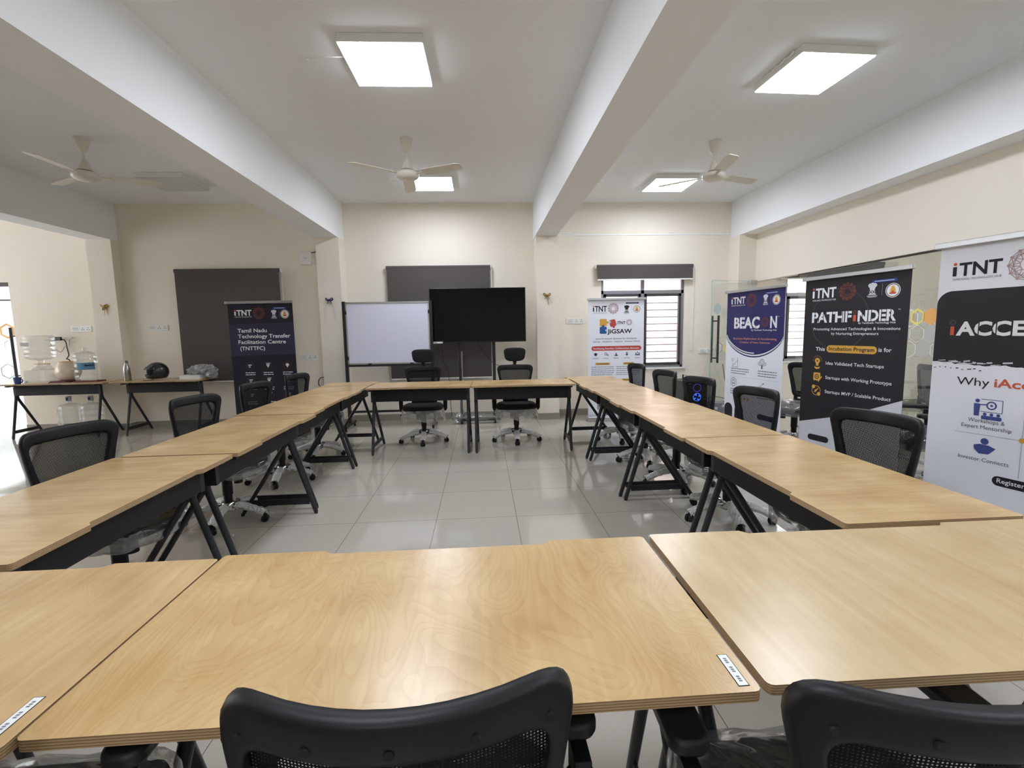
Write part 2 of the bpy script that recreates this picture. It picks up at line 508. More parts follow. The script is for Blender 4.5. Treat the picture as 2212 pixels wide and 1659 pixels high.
# ------------------------------------------------------------------ window with grille
M_FRAME = mat('grey_window_frame', (150, 148, 152), 0.35, metal=0.4)
M_FRAMED = mat('dark_sash', (66, 62, 66), 0.4)
M_BAR = mat('dark_grille_bar', (26, 24, 26), 0.6, spec=0.2)
M_PANE = clear('window_pane', tint=(1, 0.99, 1.0), body=(255, 246, 248), bodyf=0.2, gloss=0.03)
def window(name, x0, x1, z0, z1, mull, trans):
    y0, y1 = YB + 0.03, YB + 0.09
    b = MB()
    f = 0.045
    b.b2((x0, y0, z0), (x0 + f, y1, z1)).b2((x1 - f, y0, z0), (x1, y1, z1)).b2((x0, y0, z0), (x1, y1, z0 + f)).b2((x0, y0, z1 - f), (x1, y1, z1))
    b.b2((mull - 0.03, y0, z0), (mull + 0.03, y1, z1)).b2((x0, y0, trans - 0.03), (x1, y1, trans + 0.03))
    r = struct(name, b, M_FRAME, smooth=False, bevel=0.004)
    for a, c in ((x0 + f, mull - 0.03), (mull + 0.03, x1 - f)):
        s = MB(); g = 0.04
        za, zb = z0 + f, trans - 0.03
        s.b2((a, y0 - 0.012, za), (a + g, y1 - 0.02, zb)).b2((c - g, y0 - 0.012, za), (c, y1 - 0.02, zb))
        s.b2((a, y0 - 0.012, za), (c, y1 - 0.02, za + g)).b2((a, y0 - 0.012, zb - g), (c, y1 - 0.02, zb))
        struct('window_sash', s, M_FRAMED, r, smooth=False)
        p = MB().b2((a + g, y0 + 0.02, za + g), (c - g, y0 + 0.024, zb - g)).b2((a, y0 + 0.02, trans + 0.03), (c, y0 + 0.024, z1 - f))
        struct('window_pane', p, M_PANE, r, smooth=False)
    gb = MB()
    k = z0 + f + 0.10
    while k < trans - 0.06:
        gb.tube([(x0, YB + 0.13, k), (x1, YB + 0.13, k)], 0.010, 6); k += 0.114
    for xx in (x0 + 0.03, mull, x1 - 0.03):
        gb.box((xx, YB + 0.13, (z0 + trans) / 2), (0.02, 0.006, trans - z0))
    struct('window_grille', gb, M_BAR, r)
    struct('window_sill', MB().b2((x0 - 0.03, YB - 0.03, z0 - 0.02), (x1 + 0.03, YB + 0.2, z0 + 0.004)), M_WHITE, r, smooth=False)
    return r
window('window_1', *WIN, 2.61, 1.975)
window('window_2', *WIN4, 5.72, 1.9)
# left wall windows
for i, (a, c) in enumerate(((2.9, 7.4),)):
    b = MB(); xx0, xx1 = XL - 0.12, XL - 0.06
    for yy in (a, (a + c) / 2 - 0.03, c - 0.06):
        b.b2((xx0, yy, 0.8), (xx1, yy + 0.06, 2.75))
    b.b2((xx0, a, 0.8), (xx1, c, 0.86)).b2((xx0, a, 2.64), (xx1, c, 2.75))
    r = struct('window_%d' % (i + 3), b, M_FRAME, smooth=False)
    struct('window_pane', MB().b2((XL - 0.1, a, 0.8), (XL - 0.095, c, 2.75)), M_PANE, r, smooth=False)

# ------------------------------------------------------------------ roller blinds
def blind(x0, x1, zt, zb, label, y=YB, chain=True):
    t = thing('roller_blind', label, 'blind', ((x0 + x1) / 2, y, zb))
    w_ = (x1 - x0) / 2; h = zt - zb
    MB().tube([(-w_, -0.05, h - 0.03), (w_, -0.05, h - 0.03)], 0.028, 16).build('roller_tube', M_BLIND, t)
    MB().box((0, -0.075, (h - 0.03) / 2 + 0.005), (2 * w_ - 0.02, 0.0015, h - 0.035)).build('blind_fabric', M_BLIND, t, smooth=False)
    MB().box((0, -0.075, 0), (2 * w_ - 0.02, 0.012, 0.022)).build('bottom_bar', M_WHITE, t, smooth=False, bevel=0.004)
    for sx in (-1, 1):
        MB().box((sx * (w_ + 0.008), -0.035, h - 0.03), (0.014, 0.07, 0.06)).build('bracket', M_WHITE, t, smooth=False, bevel=0.004)
    if chain:
        b = MB().tube([(w_ + 0.012, -0.05, h - 0.06), (w_ + 0.016, -0.04, 1.12 - zb)], 0.004, 6).tube([(w_ + 0.022, -0.05, h - 0.06), (w_ + 0.026, -0.04, 1.12 - zb)], 0.003, 6)
        b.box((w_ + 0.02, -0.03, 1.06 - zb), (0.022, 0.025, 0.07))
        b.build('pull_chain', M_WHITE, t)
    return t
blind(-4.575, -3.035, 2.405, 0.70, 'charcoal roller blind pulled fully down behind the black banner and side table')
blind(-1.445, 0.155, 2.420, 0.665, 'charcoal roller blind pulled fully down behind the television and whiteboard')
blind(1.835, 3.40, 2.405, 2.165, 'charcoal roller blind rolled nearly all the way up above the bright barred window')
blind(4.85, 6.62, 2.405, 2.15, 'dark blind rolled up over the window in the room beyond the glass', chain=False)

# ------------------------------------------------------------------ glass partition and doors
def hexpts(cx, cz, r):
    return [(cx + r * math.cos(PI / 6 + k * PI / 3), cz + r * math.sin(PI / 6 + k * PI / 3)) for k in range(6)]
def hexdecal(cx, cz, r, ring, mapf):
    b = MB(); O = hexpts(cx, cz, r)
    if not ring:
        b.add([mapf(*p) for p in O], [tuple(range(6))])
    else:
        I = hexpts(cx, cz, r - ring)
        b.add([mapf(*p) for p in O + I], [(k, (k + 1) % 6, 6 + (k + 1) % 6, 6 + k) for k in range(6)])
    return b
HX = {'yellow': mat('yellow_vinyl', (240, 226, 120), 0.5), 'orange': mat('orange_vinyl', (240, 178, 104), 0.5),
      'grey': clear('frosted_vinyl', body=(205, 208, 205), bodyf=0.55, gloss=0.01, grough=0.4),
      'blue': clear('blue_vinyl', body=(176, 204, 222), bodyf=0.6, gloss=0.01, grough=0.4), 'teal': mat('teal_vinyl', (74, 110, 122), 0.5),
      'white': mat('white_vinyl', (236, 238, 234), 0.5)}
ys = [6.33, 4.926, 3.45, 1.95, 0.45, -1.05, -2.55, YR]
n_w = 4
panes = []
for i in range(len(ys) - 1):
    y1, y0 = ys[i], ys[i + 1]
    p = struct('window_%d' % n_w, MB().b2((4.335, y0 + 0.003, 0.02), (4.347, y1 - 0.003, 2.075)), M_GLASS, smooth=False); n_w += 1; panes.append(p)
    if 1 <= i <= 3:
        mp = lambda a, z: (4.333, a, z)
        rows = ((1.60, 0), (1.445, 1), (1.29, 0), (1.135, 1))
        R = 0.09
        for ri, (zz, od) in enumerate(rows):
            k = 0
            yy = y1 - 0.12 - od * 0.078
            while yy > y0 + 0.1:
                kind = ('yellow', 0.022) if (ri == 0 and k % 6 == 5) else (('orange', 0) if (ri == 0 and k % 6 == 0) else ((('grey', 0) if (k + ri) % 2 else ('white', 0.008))))
                if ri == 0:
                    kind = None
                if kind:
                    struct('hexagon_decal', hexdecal(yy, zz, R, kind[1], mp), HX[kind[0]], p, smooth=False)
                yy -= 0.156; k += 1
for cy_, kk, rg in ((4.50, 'yellow', 0.024), (4.355, 'orange', 0), (3.55, 'grey', 0), (3.39, 'yellow', 0.024)):
    struct('hexagon_decal', hexdecal(cy_, 1.458, 0.086, rg, lambda a, z: (4.332, a, z)), HX[kk], panes[1 if cy_ > 3.45 else 2], smooth=False)
struct('trim_10', MB().b2((4.325, YR, 2.07), (4.357, 6.33, 2.09)), mat('dark_channel', (70, 72, 70), 0.5), smooth=False)
struct('trim_11', MB().b2((4.33, YR, 0), (4.352, 6.33, 0.025)), M_ALU, smooth=False)

# open glass door, hinged at the pillar
hy, hx = 7.24, 4.27
da = math.atan2(6.86 - hy, 3.385 - hx)
dl = math.hypot(6.86 - hy, 3.385 - hx)
dr = struct('door_1', MB().b2((0, -0.006, 0.012), (dl, 0.006, 2.075)), M_GLASS, smooth=False)
dr.location = (hx, hy, 0); dr.rotation_euler = (0, 0, da)
struct('door_edge', MB().b2((dl, -0.006, 0.012), (dl + 0.003, 0.006, 2.075)).b2((0, -0.006, 2.075), (dl, 0.006, 2.078)), M_GLASSE, dr, smooth=False)
hd = MB()
for s in (-1, 1):
    hd.tube([(dl - 0.09, s * 0.055, 0.86), (dl - 0.09, s * 0.055, 1.56)], 0.017, 12)
for zz in (0.93, 1.48):
    hd.tube([(dl - 0.09, -0.055, zz), (dl - 0.09, 0.055, zz)], 0.011, 8)
struct('door_handle', hd, M_STEEL, dr)
struct('door_patch', MB().b2((-0.01, -0.02, 2.03), (0.14, 0.02, 2.10)).b2((-0.01, -0.02, 0.0), (0.14, 0.02, 0.09)), M_ALU, dr, smooth=False)
mpd = lambda a, z: (a, 0.009, z)
for cx, cz, k, rg in ((dl - 0.12, 1.66, 'blue', 0), (dl - 0.275, 1.60, 'grey', 0), (dl - 0.34, 1.44, 'grey', 0.01), (dl - 0.19, 1.30, 'grey', 0.01), (dl - 0.40, 1.27, 'yellow', 0.02),
                      (dl - 0.17, 1.08, 'teal', 0.012), (dl - 0.17, 1.08, 'white', 0.055), (dl - 0.36, 1.06, 'yellow', 0), (dl - 0.27, 0.95, 'grey', 0), (dl - 0.45, 1.45, 'grey', 0), (dl - 0.55, 1.6, 'white', 0.01)):
    struct('hexagon_decal', hexdecal(cx, cz, 0.085, rg, mpd), HX[k], dr, smooth=False)

# left glass door in the back wall
d2 = struct('door_2', MB().b2((-8.2, YB + 0.08, 0.012), (-7.0, YB + 0.092, 1.98)), M_GLASS, smooth=False)
fr = MB().b2((-8.3, YB + 0.03, 2.19), (-6.985, YB + 0.12, 2.245)).b2((-8.3, YB + 0.05, 1.98), (-6.985, YB + 0.11, 2.0)).b2((-8.3, YB + 0.04, 0), (-8.22, YB + 0.12, 2.2))
struct('door_frame', fr, mat('dark_door_frame', (58, 52, 54), 0.5), d2, smooth=False)
hd = MB()
hd.tube([(-7.07, YB + 0.03, 0.72), (-7.07, YB + 0.03, 1.58)], 0.02, 12)
for zz in (0.85, 1.45):
    hd.tube([(-7.07, YB + 0.03, zz), (-7.07, YB + 0.09, zz)], 0.011, 8)
struct('door_handle', hd, M_STEEL, d2)
mp2 = lambda a, z: (a, YB + 0.076, z)
for cx, cz, k, rg in ((-7.16, 1.53, 'orange', 0.035), (-7.27, 1.33, 'grey', 0), (-7.12, 1.30, 'white', 0.01), (-7.22, 0.92, 'teal', 0.012), (-7.22, 0.92, 'grey', 0.05), (-7.36, 1.10, 'grey', 0), (-7.4, 1.55, 'grey', 0.01)):
    struct('hexagon_decal', hexdecal(cx, cz, 0.12, rg, mp2), HX[k], d2, smooth=False)

# ------------------------------------------------------------------ ceiling lights
def ceiling_light(x, y, lit, label, rz=0.0, group=None):
    t = thing('ceiling_light', label, 'ceiling light', (x, y, HC), rz, group)
    MB().b2((-0.285, -0.285, -0.058), (0.285, 0.285, -0.0005)).build('housing', M_WHITE, t, smooth=False, bevel=0.004)
    MB().b2((-0.277, -0.277, -0.0635), (0.277, 0.277, -0.0585)).build('diffuser', M_PANELON if lit else M_PANELOFF, t, smooth=False)
    return t
ceiling_light(-0.621, 3.689, True, 'lit square panel light nearest the camera in the middle bay', -0.013)
ceiling_light(-0.612, 6.459, True, 'lit square panel light beside the middle ceiling fan', 0.005)
ceiling_light(2.573, 3.725, True, 'lit square panel light nearest the camera in the right bay', 0.0386)
ceiling_light(2.578, 6.508, True, 'lit square panel light beside the ceiling fan of the right bay', -0.006)
ceiling_light(-3.83, 6.47, False, 'unlit square panel light beside the left ceiling fan', 0.0)
for x in (-0.62, 2.575):  # unseen panels added to even out the room lighting
    for y in (0.92, -1.85):
        ceiling_light(x, y, True, 'added unseen panel light for even lighting, behind or above the camera', 0, 'added fill panel lights above and behind the camera')
ceiling_light(6.2, 4.2, True, 'lit square panel light in the room beyond the glass partition')
# feed wires of three panels
def ceil_wire(x, y, label, s=1.0):
    p = []
    for k in range(9):
        a = k / 8
        p.append((x - 0.19 * s * (1 - a) * 1.6, y - 0.02 - 0.10 * s * math.sin(PI * a) + 0.06 * (1 - a), HC - 0.01 - 0.05 * math.sin(PI * a) - 0.02 * a))
    o = MB().lathe([(0.035, -0.012), (0.035, 0)], (p[0][0] - 0.02, p[0][1] + 0.03, HC), 16).tube(p, 0.004, 6).build('light_wire', M_WHITE)
    tag(o, label, 'wire')
ceil_wire(-0.905, 3.66, 'thin white wire looping from the ceiling to the near middle panel light')
ceil_wire(-0.9, 6.36, 'thin white wire looping from the ceiling to the middle panel light behind the fan', 0.7)
ceil_wire(-4.11, 6.5, 'thin white wire looping from the ceiling to the unlit panel light', 0.7)
b = MB()
pts = [(2.283, 3.5 + 0.05 * k, HC - 0.012 - 0.018 * (k % 2)) for k in range(9)]
tag(b.tube(pts, 0.009, 6).build('light_wire', M_WHITE), 'crumpled white wire along the left edge of the near right panel light', 'wire')

# ------------------------------------------------------------------ ceiling fans
def make_fan(x, y, label, a0):
    t = thing('ceiling_fan', label, 'ceiling fan', (x, y, HC), 0)
    MB().lathe([(0.022, -0.13), (0.045, -0.10), (0.062, -0.02), (0.066, -0.002), (0.01, -0.001)], n=24).build('canopy', M_FAN, t)
    MB().tube([(0, 0, -0.1), (0, 0, -0.24)], 0.011, 12).build('down_rod', M_FAN, t)
    MB().lathe([(0.018, -0.20), (0.035, -0.23), (0.062, -0.30), (0.066, -0.305), (0.01, -0.306)][::-1], n=24).build('motor_cup', M_FAN, t)
    MB().lathe([(0.02, -0.405), (0.075, -0.40), (0.105, -0.385), (0.118, -0.365), (0.118, -0.345), (0.10, -0.325), (0.05, -0.312)], n=32).build('motor', M_FAN, t)
    for k in range(3):
        a = a0 + k * 2 * PI / 3
        b = MB()
        b.box((0.15, 0, -0.352), (0.12, 0.035, 0.004))
        n = 10
        vs = []
        for i in range(n + 1):
            q = i / n
            xx = 0.19 + 0.43 * q
            hw = 0.058 + 0.008 * q - (0.03 * max(0, q - 0.9) / 0.1)
            for e in (-1, 1):
                for d in (0, 0.004):
                    vs.append((xx, e * hw, -0.352 - e * 0.010 + d))
        fs = []
        for i in range(n):
            o = 4 * i
            fs += [(o, o + 4, o + 6, o + 2), (o + 1, o + 3, o + 7, o + 5), (o, o + 1, o + 5, o + 4), (o + 2, o + 6, o + 7, o + 3)]
        fs += [(0, 2, 3, 1), (4 * n, 4 * n + 1, 4 * n + 3, 4 * n + 2)]
        b.add(vs, fs)
        R = Matrix.Rotation(a, 3, 'Z')
        b.xf(0, lambda v: R @ v)
        b.build('blade', M_FAN, t)
    return t
make_fan(-3.90, 5.184, 'cream ceiling fan in the dim left bay', math.radians(-90))
make_fan(-0.722, 5.148, 'cream ceiling fan in the middle bay between two lit panels', math.radians(95))
make_fan(2.537, 5.175, 'cream ceiling fan in the right bay', math.radians(20))

# ------------------------------------------------------------------ tables
def table_top(L, W, m):
    h, wz = L / 2, W / 2
    n = 0.302; d = 0.020; t = 0.02; r = 0.012
    P = []
    def arc(cx, cy, a0):
        for k in range(4):
            a = a0 + PI / 2 * k / 3
            P.append((cx + r * math.cos(a), cy + r * math.sin(a)))
    arc(h - r, wz - r, 0)
    P.extend([(n + t, wz), (n, wz - d), (-n, wz - d), (-n - t, wz)])
    arc(-h + r, wz - r, PI / 2); arc(-h + r, -wz + r, PI); arc(h - r, -wz + r, 1.5 * PI)
    b = MB(); b.use(m); b.prism(P, 0.762, 0.782, M_EDGE)
    return b
def make_table(label, m, L=1.185, W=0.6, inset=0.028, il=None, group=None, name='conference_table'):
    t = thing(name, label, 'table', (0, 0, 0), 0, group)
    table_top(L, W, m).build('tabletop', None, t, smooth=False)
    h = L / 2
    x0, x1 = -h + (il if il else inset), h - inset
    yp = 0.085
    MB().b2((x0 + 0.03, W / 2 - 0.155, 0.605), (x1 - 0.03, W / 2 - 0.143, 0.759)).build('apron', M_APRON, t, smooth=False)
    MB().b2((x0, -W / 2 + 0.06, 0.741), (x0 + 0.03, W / 2 - 0.03, 0.7605)).b2((x1 - 0.03, -W / 2 + 0.06, 0.738), (x1, W / 2 - 0.03, 0.7605)).build('top_rail', M_STEEL, t, smooth=False)
    for x in (x0 + 0.015, x1 - 0.015):
        MB().tube([(x, yp, 0.56), (x, yp, 0.74)], 0.021, 12).b2((x - 0.016, yp - 0.02, 0.60), (x + 0.016, W / 2 - 0.143, 0.73)).build('post', M_STEEL, t)
        for yf, s in ((W / 2 - 0.035, 1), (-W / 2 + 0.005, -1)):
            MB().tube([(x, yp + s * 0.008, 0.61), (x, yp + s * 0.016, 0.56), (x, yf, 0.012)], [0.019, 0.018, 0.016], 12).tube([(x, yf, 0.0), (x, yf, 0.014)], 0.012, 10).build('leg', M_STEEL, t)
        MB().box((x, -0.015, 0.10), (0.012, W - 0.13, 0.045)).build('crossbar', M_STEEL, t, smooth=False)
    return t
G_T = 'birch conference tables around the hollow square'
tf = make_table('birch table with swirling grain, nearest the camera in the front row centre', M_WOODS, L=1.204, W=0.612, group=G_T)
tf.location = (-0.1395, 1.021, 0)
tl = make_table('birch table at the near left corner of the hollow square', M_WOOD, L=1.2, W=0.612, group=G_T)
tl.location = (-1.347, 1.003, 0)
tr = make_table('pale birch table at the near right corner of the hollow square', M_WOODP, L=1.2, W=0.612, group=G_T)
tr.location = (1.082, 1.026, 0); tr.rotation_euler = (0, 0, -0.010)
ts = make_table('birch table first from the camera in the left row', M_WOOD, group=G_T)
def put_table(src, x, y, rz, label):
    return dup(src, (x, y, 0), rz, label)
LW = -PI / 2; RW = PI / 2
ts.location = (-1.618, 1.925, 0); ts.rotation_euler = (0, 0, LW)
put_table(ts, -1.600, 3.130, LW, 'birch table second from the camera in the left row')
put_table(ts, -1.632, 4.338, LW, 'birch table third from the camera in the left row')
put_table(ts, -1.622, 5.525, LW, 'birch table at the far end of the left row, next to the whiteboard')
put_table(ts, 1.416, 1.940, RW, 'birch table first from the camera in the right row')
put_table(ts, 1.405, 3.135, RW, 'birch table second from the camera in the right row')
put_table(ts, 1.388, 4.325, RW, 'birch table third from the camera in the right row')
put_table(ts, 1.368, 5.515, RW, 'birch table at the far end of the right row, by the white banner')
put_table(ts, -0.727, 5.650, PI - 0.03, 'birch table on the left of the far pair, below the whiteboard')
put_table(ts, 0.463, 5.610, PI - 0.03, 'birch table on the right of the far pair, below the television')
s1 = make_table('birch side table with water bottles against the left wall', M_WOODP, L=1.72, W=0.5, inset=0.40, il=0.15, name='side_table')
s1.location = (-6.17, 7.185, 0); s1.rotation_euler = (0, 0, PI)
s2 = make_table('birch side table with a helmet and steel flask by the left blind', M_WOODP, L=1.19, W=0.56, inset=0.13, il=0.04, name='side_table')
s2.location = (-4.645, 7.225, 0); s2.rotation_euler = (0, 0, PI)
# asset stickers on two table corners
def sticker(x, y, label):
    t = thing('asset_sticker', label, 'sticker', (x, y, 0.7822), 0)
    MB().b2((-0.010, -0.040, 0), (0.010, 0.040, 0.0004)).build('label_border', M_DARK, t, smooth=False)
    MB().b2((-0.0085, -0.0385, 0.0004), (0.0085, 0.0385, 0.0007)).build('label_face', M_WHITE, t, smooth=False)
    b = MB()
    for k in (-1, 0, 1):
        for j in range(3):
            b.b2((-0.003, k * 0.023 - 0.007 + j * 0.0052, 0.0007), (0.003, k * 0.023 - 0.0035 + j * 0.0052, 0.0009))
    b.build('print', mat('grey_print', (120, 122, 124), 0.6), t, smooth=False)
sticker(0.437, 0.768, 'small white printed sticker at the near right corner of the swirl grained table')
sticker(-0.782, 0.768, 'small white printed sticker at the near right corner of the near left table')

# ------------------------------------------------------------------ office chairs
def yb(x, z):
    return -0.225 - 0.05 * ((z - 0.52) / 0.43) + 0.088 * (x / 0.245) ** 2 * (0.35 + 0.65 * min(1, max(0, (z - 0.52) / 0.43)))
def trap(wt, zt, wb, zb, rt, rb, ne=10, na=8):
    """rounded trapezoid in x,z"""
    C = [((wt, zt), rt), ((-wt, zt), rt), ((-wb, zb), rb), ((wb, zb), rb)]
    out = []
    for i in range(4):
        p, r = Vector(C[i][0]), C[i][1]
        a, c = Vector(C[i - 1][0]), Vector(C[(i + 1) % 4][0])
        d0, d1 = (a - p).normalized(), (c - p).normalized()
        p0, p1 = p + d0 * r, p + d1 * r
        for k in range(na + 1):
            t = k / na
            out.append(p0 * (1 - t) ** 2 + p * 2 * t * (1 - t) + p1 * t * t)
        nx, nr = Vector(C[(i + 1) % 4][0]), C[(i + 1) % 4][1]
        q = nx + (p - nx).normalized() * nr
        for k in range(1, ne):
            out.append(p1.lerp(q, k / ne))
    return out
OUT = trap(0.246, 0.952, 0.166, 0.53, 0.078, 0.06)
INN = trap(0.206, 0.886, 0.132, 0.575, 0.055, 0.05)

def make_chair(label, headrest=False, film='wrap'):
    t = thing('office_chair', label, 'chair')
    # base
    b = MB(); wv = MB()
    b.lathe([(0.045, 0.075), (0.05, 0.09), (0.05, 0.125), (0.04, 0.14)], n=20)
    for k in range(5):
        a = 2 * PI * k / 5 + PI / 2
        ca, sa = math.cos(a), math.sin(a)
        path = [(r * ca, r * sa, z) for r, z in ((0.03, 0.112), (0.10, 0.118), (0.18, 0.108), (0.25, 0.088), (0.295, 0.066))]
        b.tube(path, [0.024, 0.024, 0.02, 0.017, 0.016], 10, flat=0.75)
        pw = []
        for i in range(13):
            q = i / 12
            r = 0.075 + 0.232 * q
            z = 0.118 - 0.052 * max(0, (r - 0.1) / 0.2) ** 1.5
            pw.append((r * ca, r * sa, z))
        wv.tube(pw, [0.033 + random.uniform(-0.004, 0.005) for _ in pw], 10, flat=0.85, cap=False)
    base = b.build('star_base', M_CHROME, t)
    wv.build('plastic_wrap', M_WRAP, base)
    for k in range(5):
        a = 2 * PI * k / 5 + PI / 2
        r = 0.298
        c = MB()
        ang = a + (0.5, -0.7, 1.1, -0.3, 0.9)[k]
        R = Matrix.Rotation(ang, 3, 'Z')
        for s in (-1, 1):
            c.lathe([(0.010, -0.009), (0.024, -0.009), (0.027, -0.005), (0.027, 0.005), (0.024, 0.009), (0.01, 0.009)], (0, s * 0.014, 0), 16, axis='Y')
        c.box((0, 0, 0.016), (0.03, 0.02, 0.03)); c.tube([(0, 0, 0.02), (0, 0, 0.04)], 0.006, 8)
        c.xf(0, lambda v: R @ v + Vector((r * math.cos(a), r * math.sin(a), 0.0275)))
        c.build('caster', M_PLAST, base)
    MB().tube([(0, 0, 0.12), (0, 0, 0.25)], 0.030, 16).tube([(0, 0, 0.20), (0, 0, 0.37)], 0.036, 16).build('gas_column', M_PLAST, t)
    MB().box((0, -0.01, 0.385), (0.16, 0.26, 0.045)).b2((-0.05, -0.26, 0.375), (0.05, -0.1, 0.405)).build('seat_mechanism', M_PLAST, t, smooth=False, bevel=0.008)
    MB().tube([(0.06, 0.03, 0.385), (0.2, 0.03, 0.37), (0.255, 0.03, 0.355), (0.29, 0.03, 0.355)], 0.006, 8).build('lever', M_PLAST, t)
    MB().tube([(0.05, 0.14, 0.315), (0.05, 0.14, 0.375)], 0.03, 16).build('tension_knob', M_PLAST, t)
    # seat
    s = MB().ell((0, 0.01, 0.448), (0.255, 0.24, 0.046), 36, 14, 0.62)
    def seatf(v):
        z = v.z
        if v.y > 0.12: z -= (v.y - 0.12) ** 2 * 1.6
        z += 0.10 * v.x ** 2 - (0.012 if abs(v.x) < 0.17 and v.z > 0.45 else 0)
        return Vector((v.x * (1 - 0.12 * max(0, -v.y / 0.24)), v.y, z))
    s.xf(0, seatf)
    seat = s.build('seat', M_FABRIC, t)
    if film == 'wrap':
        rnd = random.Random(3)
        f = MB().ell((0, 0.01, 0.452), (0.272, 0.256, 0.064), 44, 18, 0.6)
        ph = [rnd.uniform(0, 6) for _ in range(6)]
        def wf(v):
            n = math.sin(v.x * 31 + ph[0] + 3 * math.sin(v.y * 17 + ph[1])) * 0.007 + math.sin(v.y * 43 + ph[2] + 2 * math.sin(v.x * 23)) * 0.005
            q = seatf(v)
            return Vector((q.x * (1 + n * 0.9), q.y * (1 + n), q.z + n - (0.028 if v.z < 0.44 else 0)))
        f.xf(0, wf)
        f.build('plastic_film', M_FILM, seat)
    else:
        rnd = random.Random(5)
        n = 72; vs = []; fs = []
        ph = [rnd.uniform(0, 6) for _ in range(4)]
        for j in range(7):
            for k in range(n):
                a = 2 * PI * k / n
                wob = 1 + 0.035 * math.sin(9 * a + ph[0]) * j / 6 + 0.03 * math.sin(17 * a + ph[1]) * j / 6 + 0.03 * j / 6
                z = 0.435 - 0.022 * j * (1 + 0.35 * math.sin(5 * a + ph[2]))
                sg = lambda q: math.copysign(abs(q) ** 0.62, q)
                vs.append((0.262 * sg(math.cos(a)) * wob, 0.01 + 0.247 * sg(math.sin(a)) * wob, z))
        for j in range(6):
            for k in range(n):
                k2 = (k + 1) % n
                fs.append((j * n + k, j * n + k2, (j + 1) * n + k2, (j + 1) * n + k))
        f = MB(); f.add(vs, fs)
        f.build('plastic_film', M_FILMH, seat)
    # armrests
    for sx in (-1, 1):
        a = MB()
        a.box((sx * 0.20, -0.02, 0.398), (0.16, 0.05, 0.014))
        a.tube([(sx * 0.265, -0.02, 0.398), (sx * 0.278, -0.02, 0.42), (sx * 0.280, -0.025, 0.50), (sx * 0.280, -0.025, 0.60)], 0.021, 10, flat=1.3)
        a.box((sx * 0.280, -0.025, 0.60), (0.032, 0.062, 0.09))
        ar = a.build('armrest', M_PLAST, t, bevel=0.003)
        p = MB(); p.prism(rrect(sx * 0.278, 0.09, 0.076, 0.23, 0.03), 0.655, 0.686)
        p.build('arm_pad', M_PAD, ar, bevel=0.008)
    # backrest
    k = MB()
    for x0, x1, z0, z1 in ((-0.167, -0.125, 0.45, 0.60), (0.125, 0.167, 0.45, 0.60), (-0.055, 0.055, 0.40, 0.60), (-0.13, 0.13, 0.45, 0.51), (-0.13, 0.13, 0.565, 0.60)):
        k.b2((x0, -0.245, z0), (x1, -0.228, z1))
    k.b2((-0.04, -0.25, 0.385), (0.04, -0.22, 0.56))
    k.build('back_bracket', M_PLAST, t, smooth=False, bevel=0.004)
    fb = MB(); n = len(OUT); K = 14
    vs = []
    for i in range(n):
        o, q = OUT[i], INN[i]
        cx, hw = (o + q) / 2, (o - q) / 2
        for j in range(K):
            a = 2 * PI * j / K
            sp = lambda v: math.copysign(abs(v) ** 0.55, v)
            p = cx + hw * sp(math.cos(a))
            vs.append((p.x, yb(p.x, p.y) + 0.018 * sp(math.sin(a)), p.y))
    fs = []
    for i in range(n):
        i2 = (i + 1) % n
        for j in range(K):
            j2 = (j + 1) % K
            fs.append((i * K + j, i * K + j2, i2 * K + j2, i2 * K + j))
    fb.add(vs, fs)
    frame = fb.build('backrest_frame', M_PLAST, t, angle=60)
    mb = MB(); vs = []; fs = []
    cz = 0.73; m = 8
    for j in range(m):
        q = 1.03 * (1 - j / m)
        for i in range(n):
            x, z = INN[i].x * q, cz + (INN[i].y - cz) * q
            vs.append((x, yb(x, z) + 0.004 + 0.010 * (1 - q) , z))
    vs.append((0, yb(0, cz) + 0.014, cz))
    for j in range(m - 1):
        for i in range(n):
            i2 = (i + 1) % n
            fs.append((j * n + i, j * n + i2, (j + 1) * n + i2, (j + 1) * n + i))
    for i in range(n):
        fs.append(((m - 1) * n + i, (m - 1) * n + (i + 1) % n, m * n))
    mb.add(vs, fs)
    mb.build('mesh_panel', M_WEAVE, frame)
    for x in (-0.195, -0.10, 0, 0.10, 0.195):
        z = 0.912 - (0.012 if abs(x) > 0.15 else 0)
        y = yb(x, z) - 0.0185
        MB().lathe([(0.0065, -0.0015), (0.0065, 0.004)], (x, y, z), 12, axis='Y').build('screw_hole_disc', M_DARK, frame)  # raised dark disc standing for the shade inside a screw hole
    if headrest:
        h = MB().ell((0, -0.265, 1.085), (0.139, 0.034, 0.089), 30, 14, 0.55)
        h.xf(0, lambda v: Vector((v.x * (1 + 0.10 * (v.z - 1.085) / 0.089), v.y + 0.9 * v.x ** 2, v.z)))
        hr = h.build('headrest', M_FABRIC, t)
        MB().tube([(0, -0.29, 0.90), (0, -0.298, 0.98), (0, -0.285, 1.06)], 0.02, 10, flat=0.6).box((0, -0.29, 0.99), (0.05, 0.03, 0.03)).build('headrest_post', M_PLAST, hr)
    return t
M_FILMH = clear('hanging_film', body=(220, 218, 210), bodyf=0.34, edge=0.3, gloss=0.07, grough=0.2, bump=0.8, bscale=18)
G_C = 'black mesh chairs around the hollow square'
ch = make_chair('black mesh office chair with its back to the camera, front centre')
ch.location = (-0.122, 0.795, 0); ch.rotation_euler = (0, 0, 0.005); ch['group'] = G_C
def chair(x, y, rz, label, group=G_C, src=None):
    return dup(src or ch, (x, y, 0), rz, label, group)
chair(0.626, 0.738, -0.03, 'black mesh office chair cut off at the bottom right corner of the photo')
chair(-0.925, 0.80, 0.0, 'black mesh office chair at the bottom left corner, only its armrest and plastic showing')
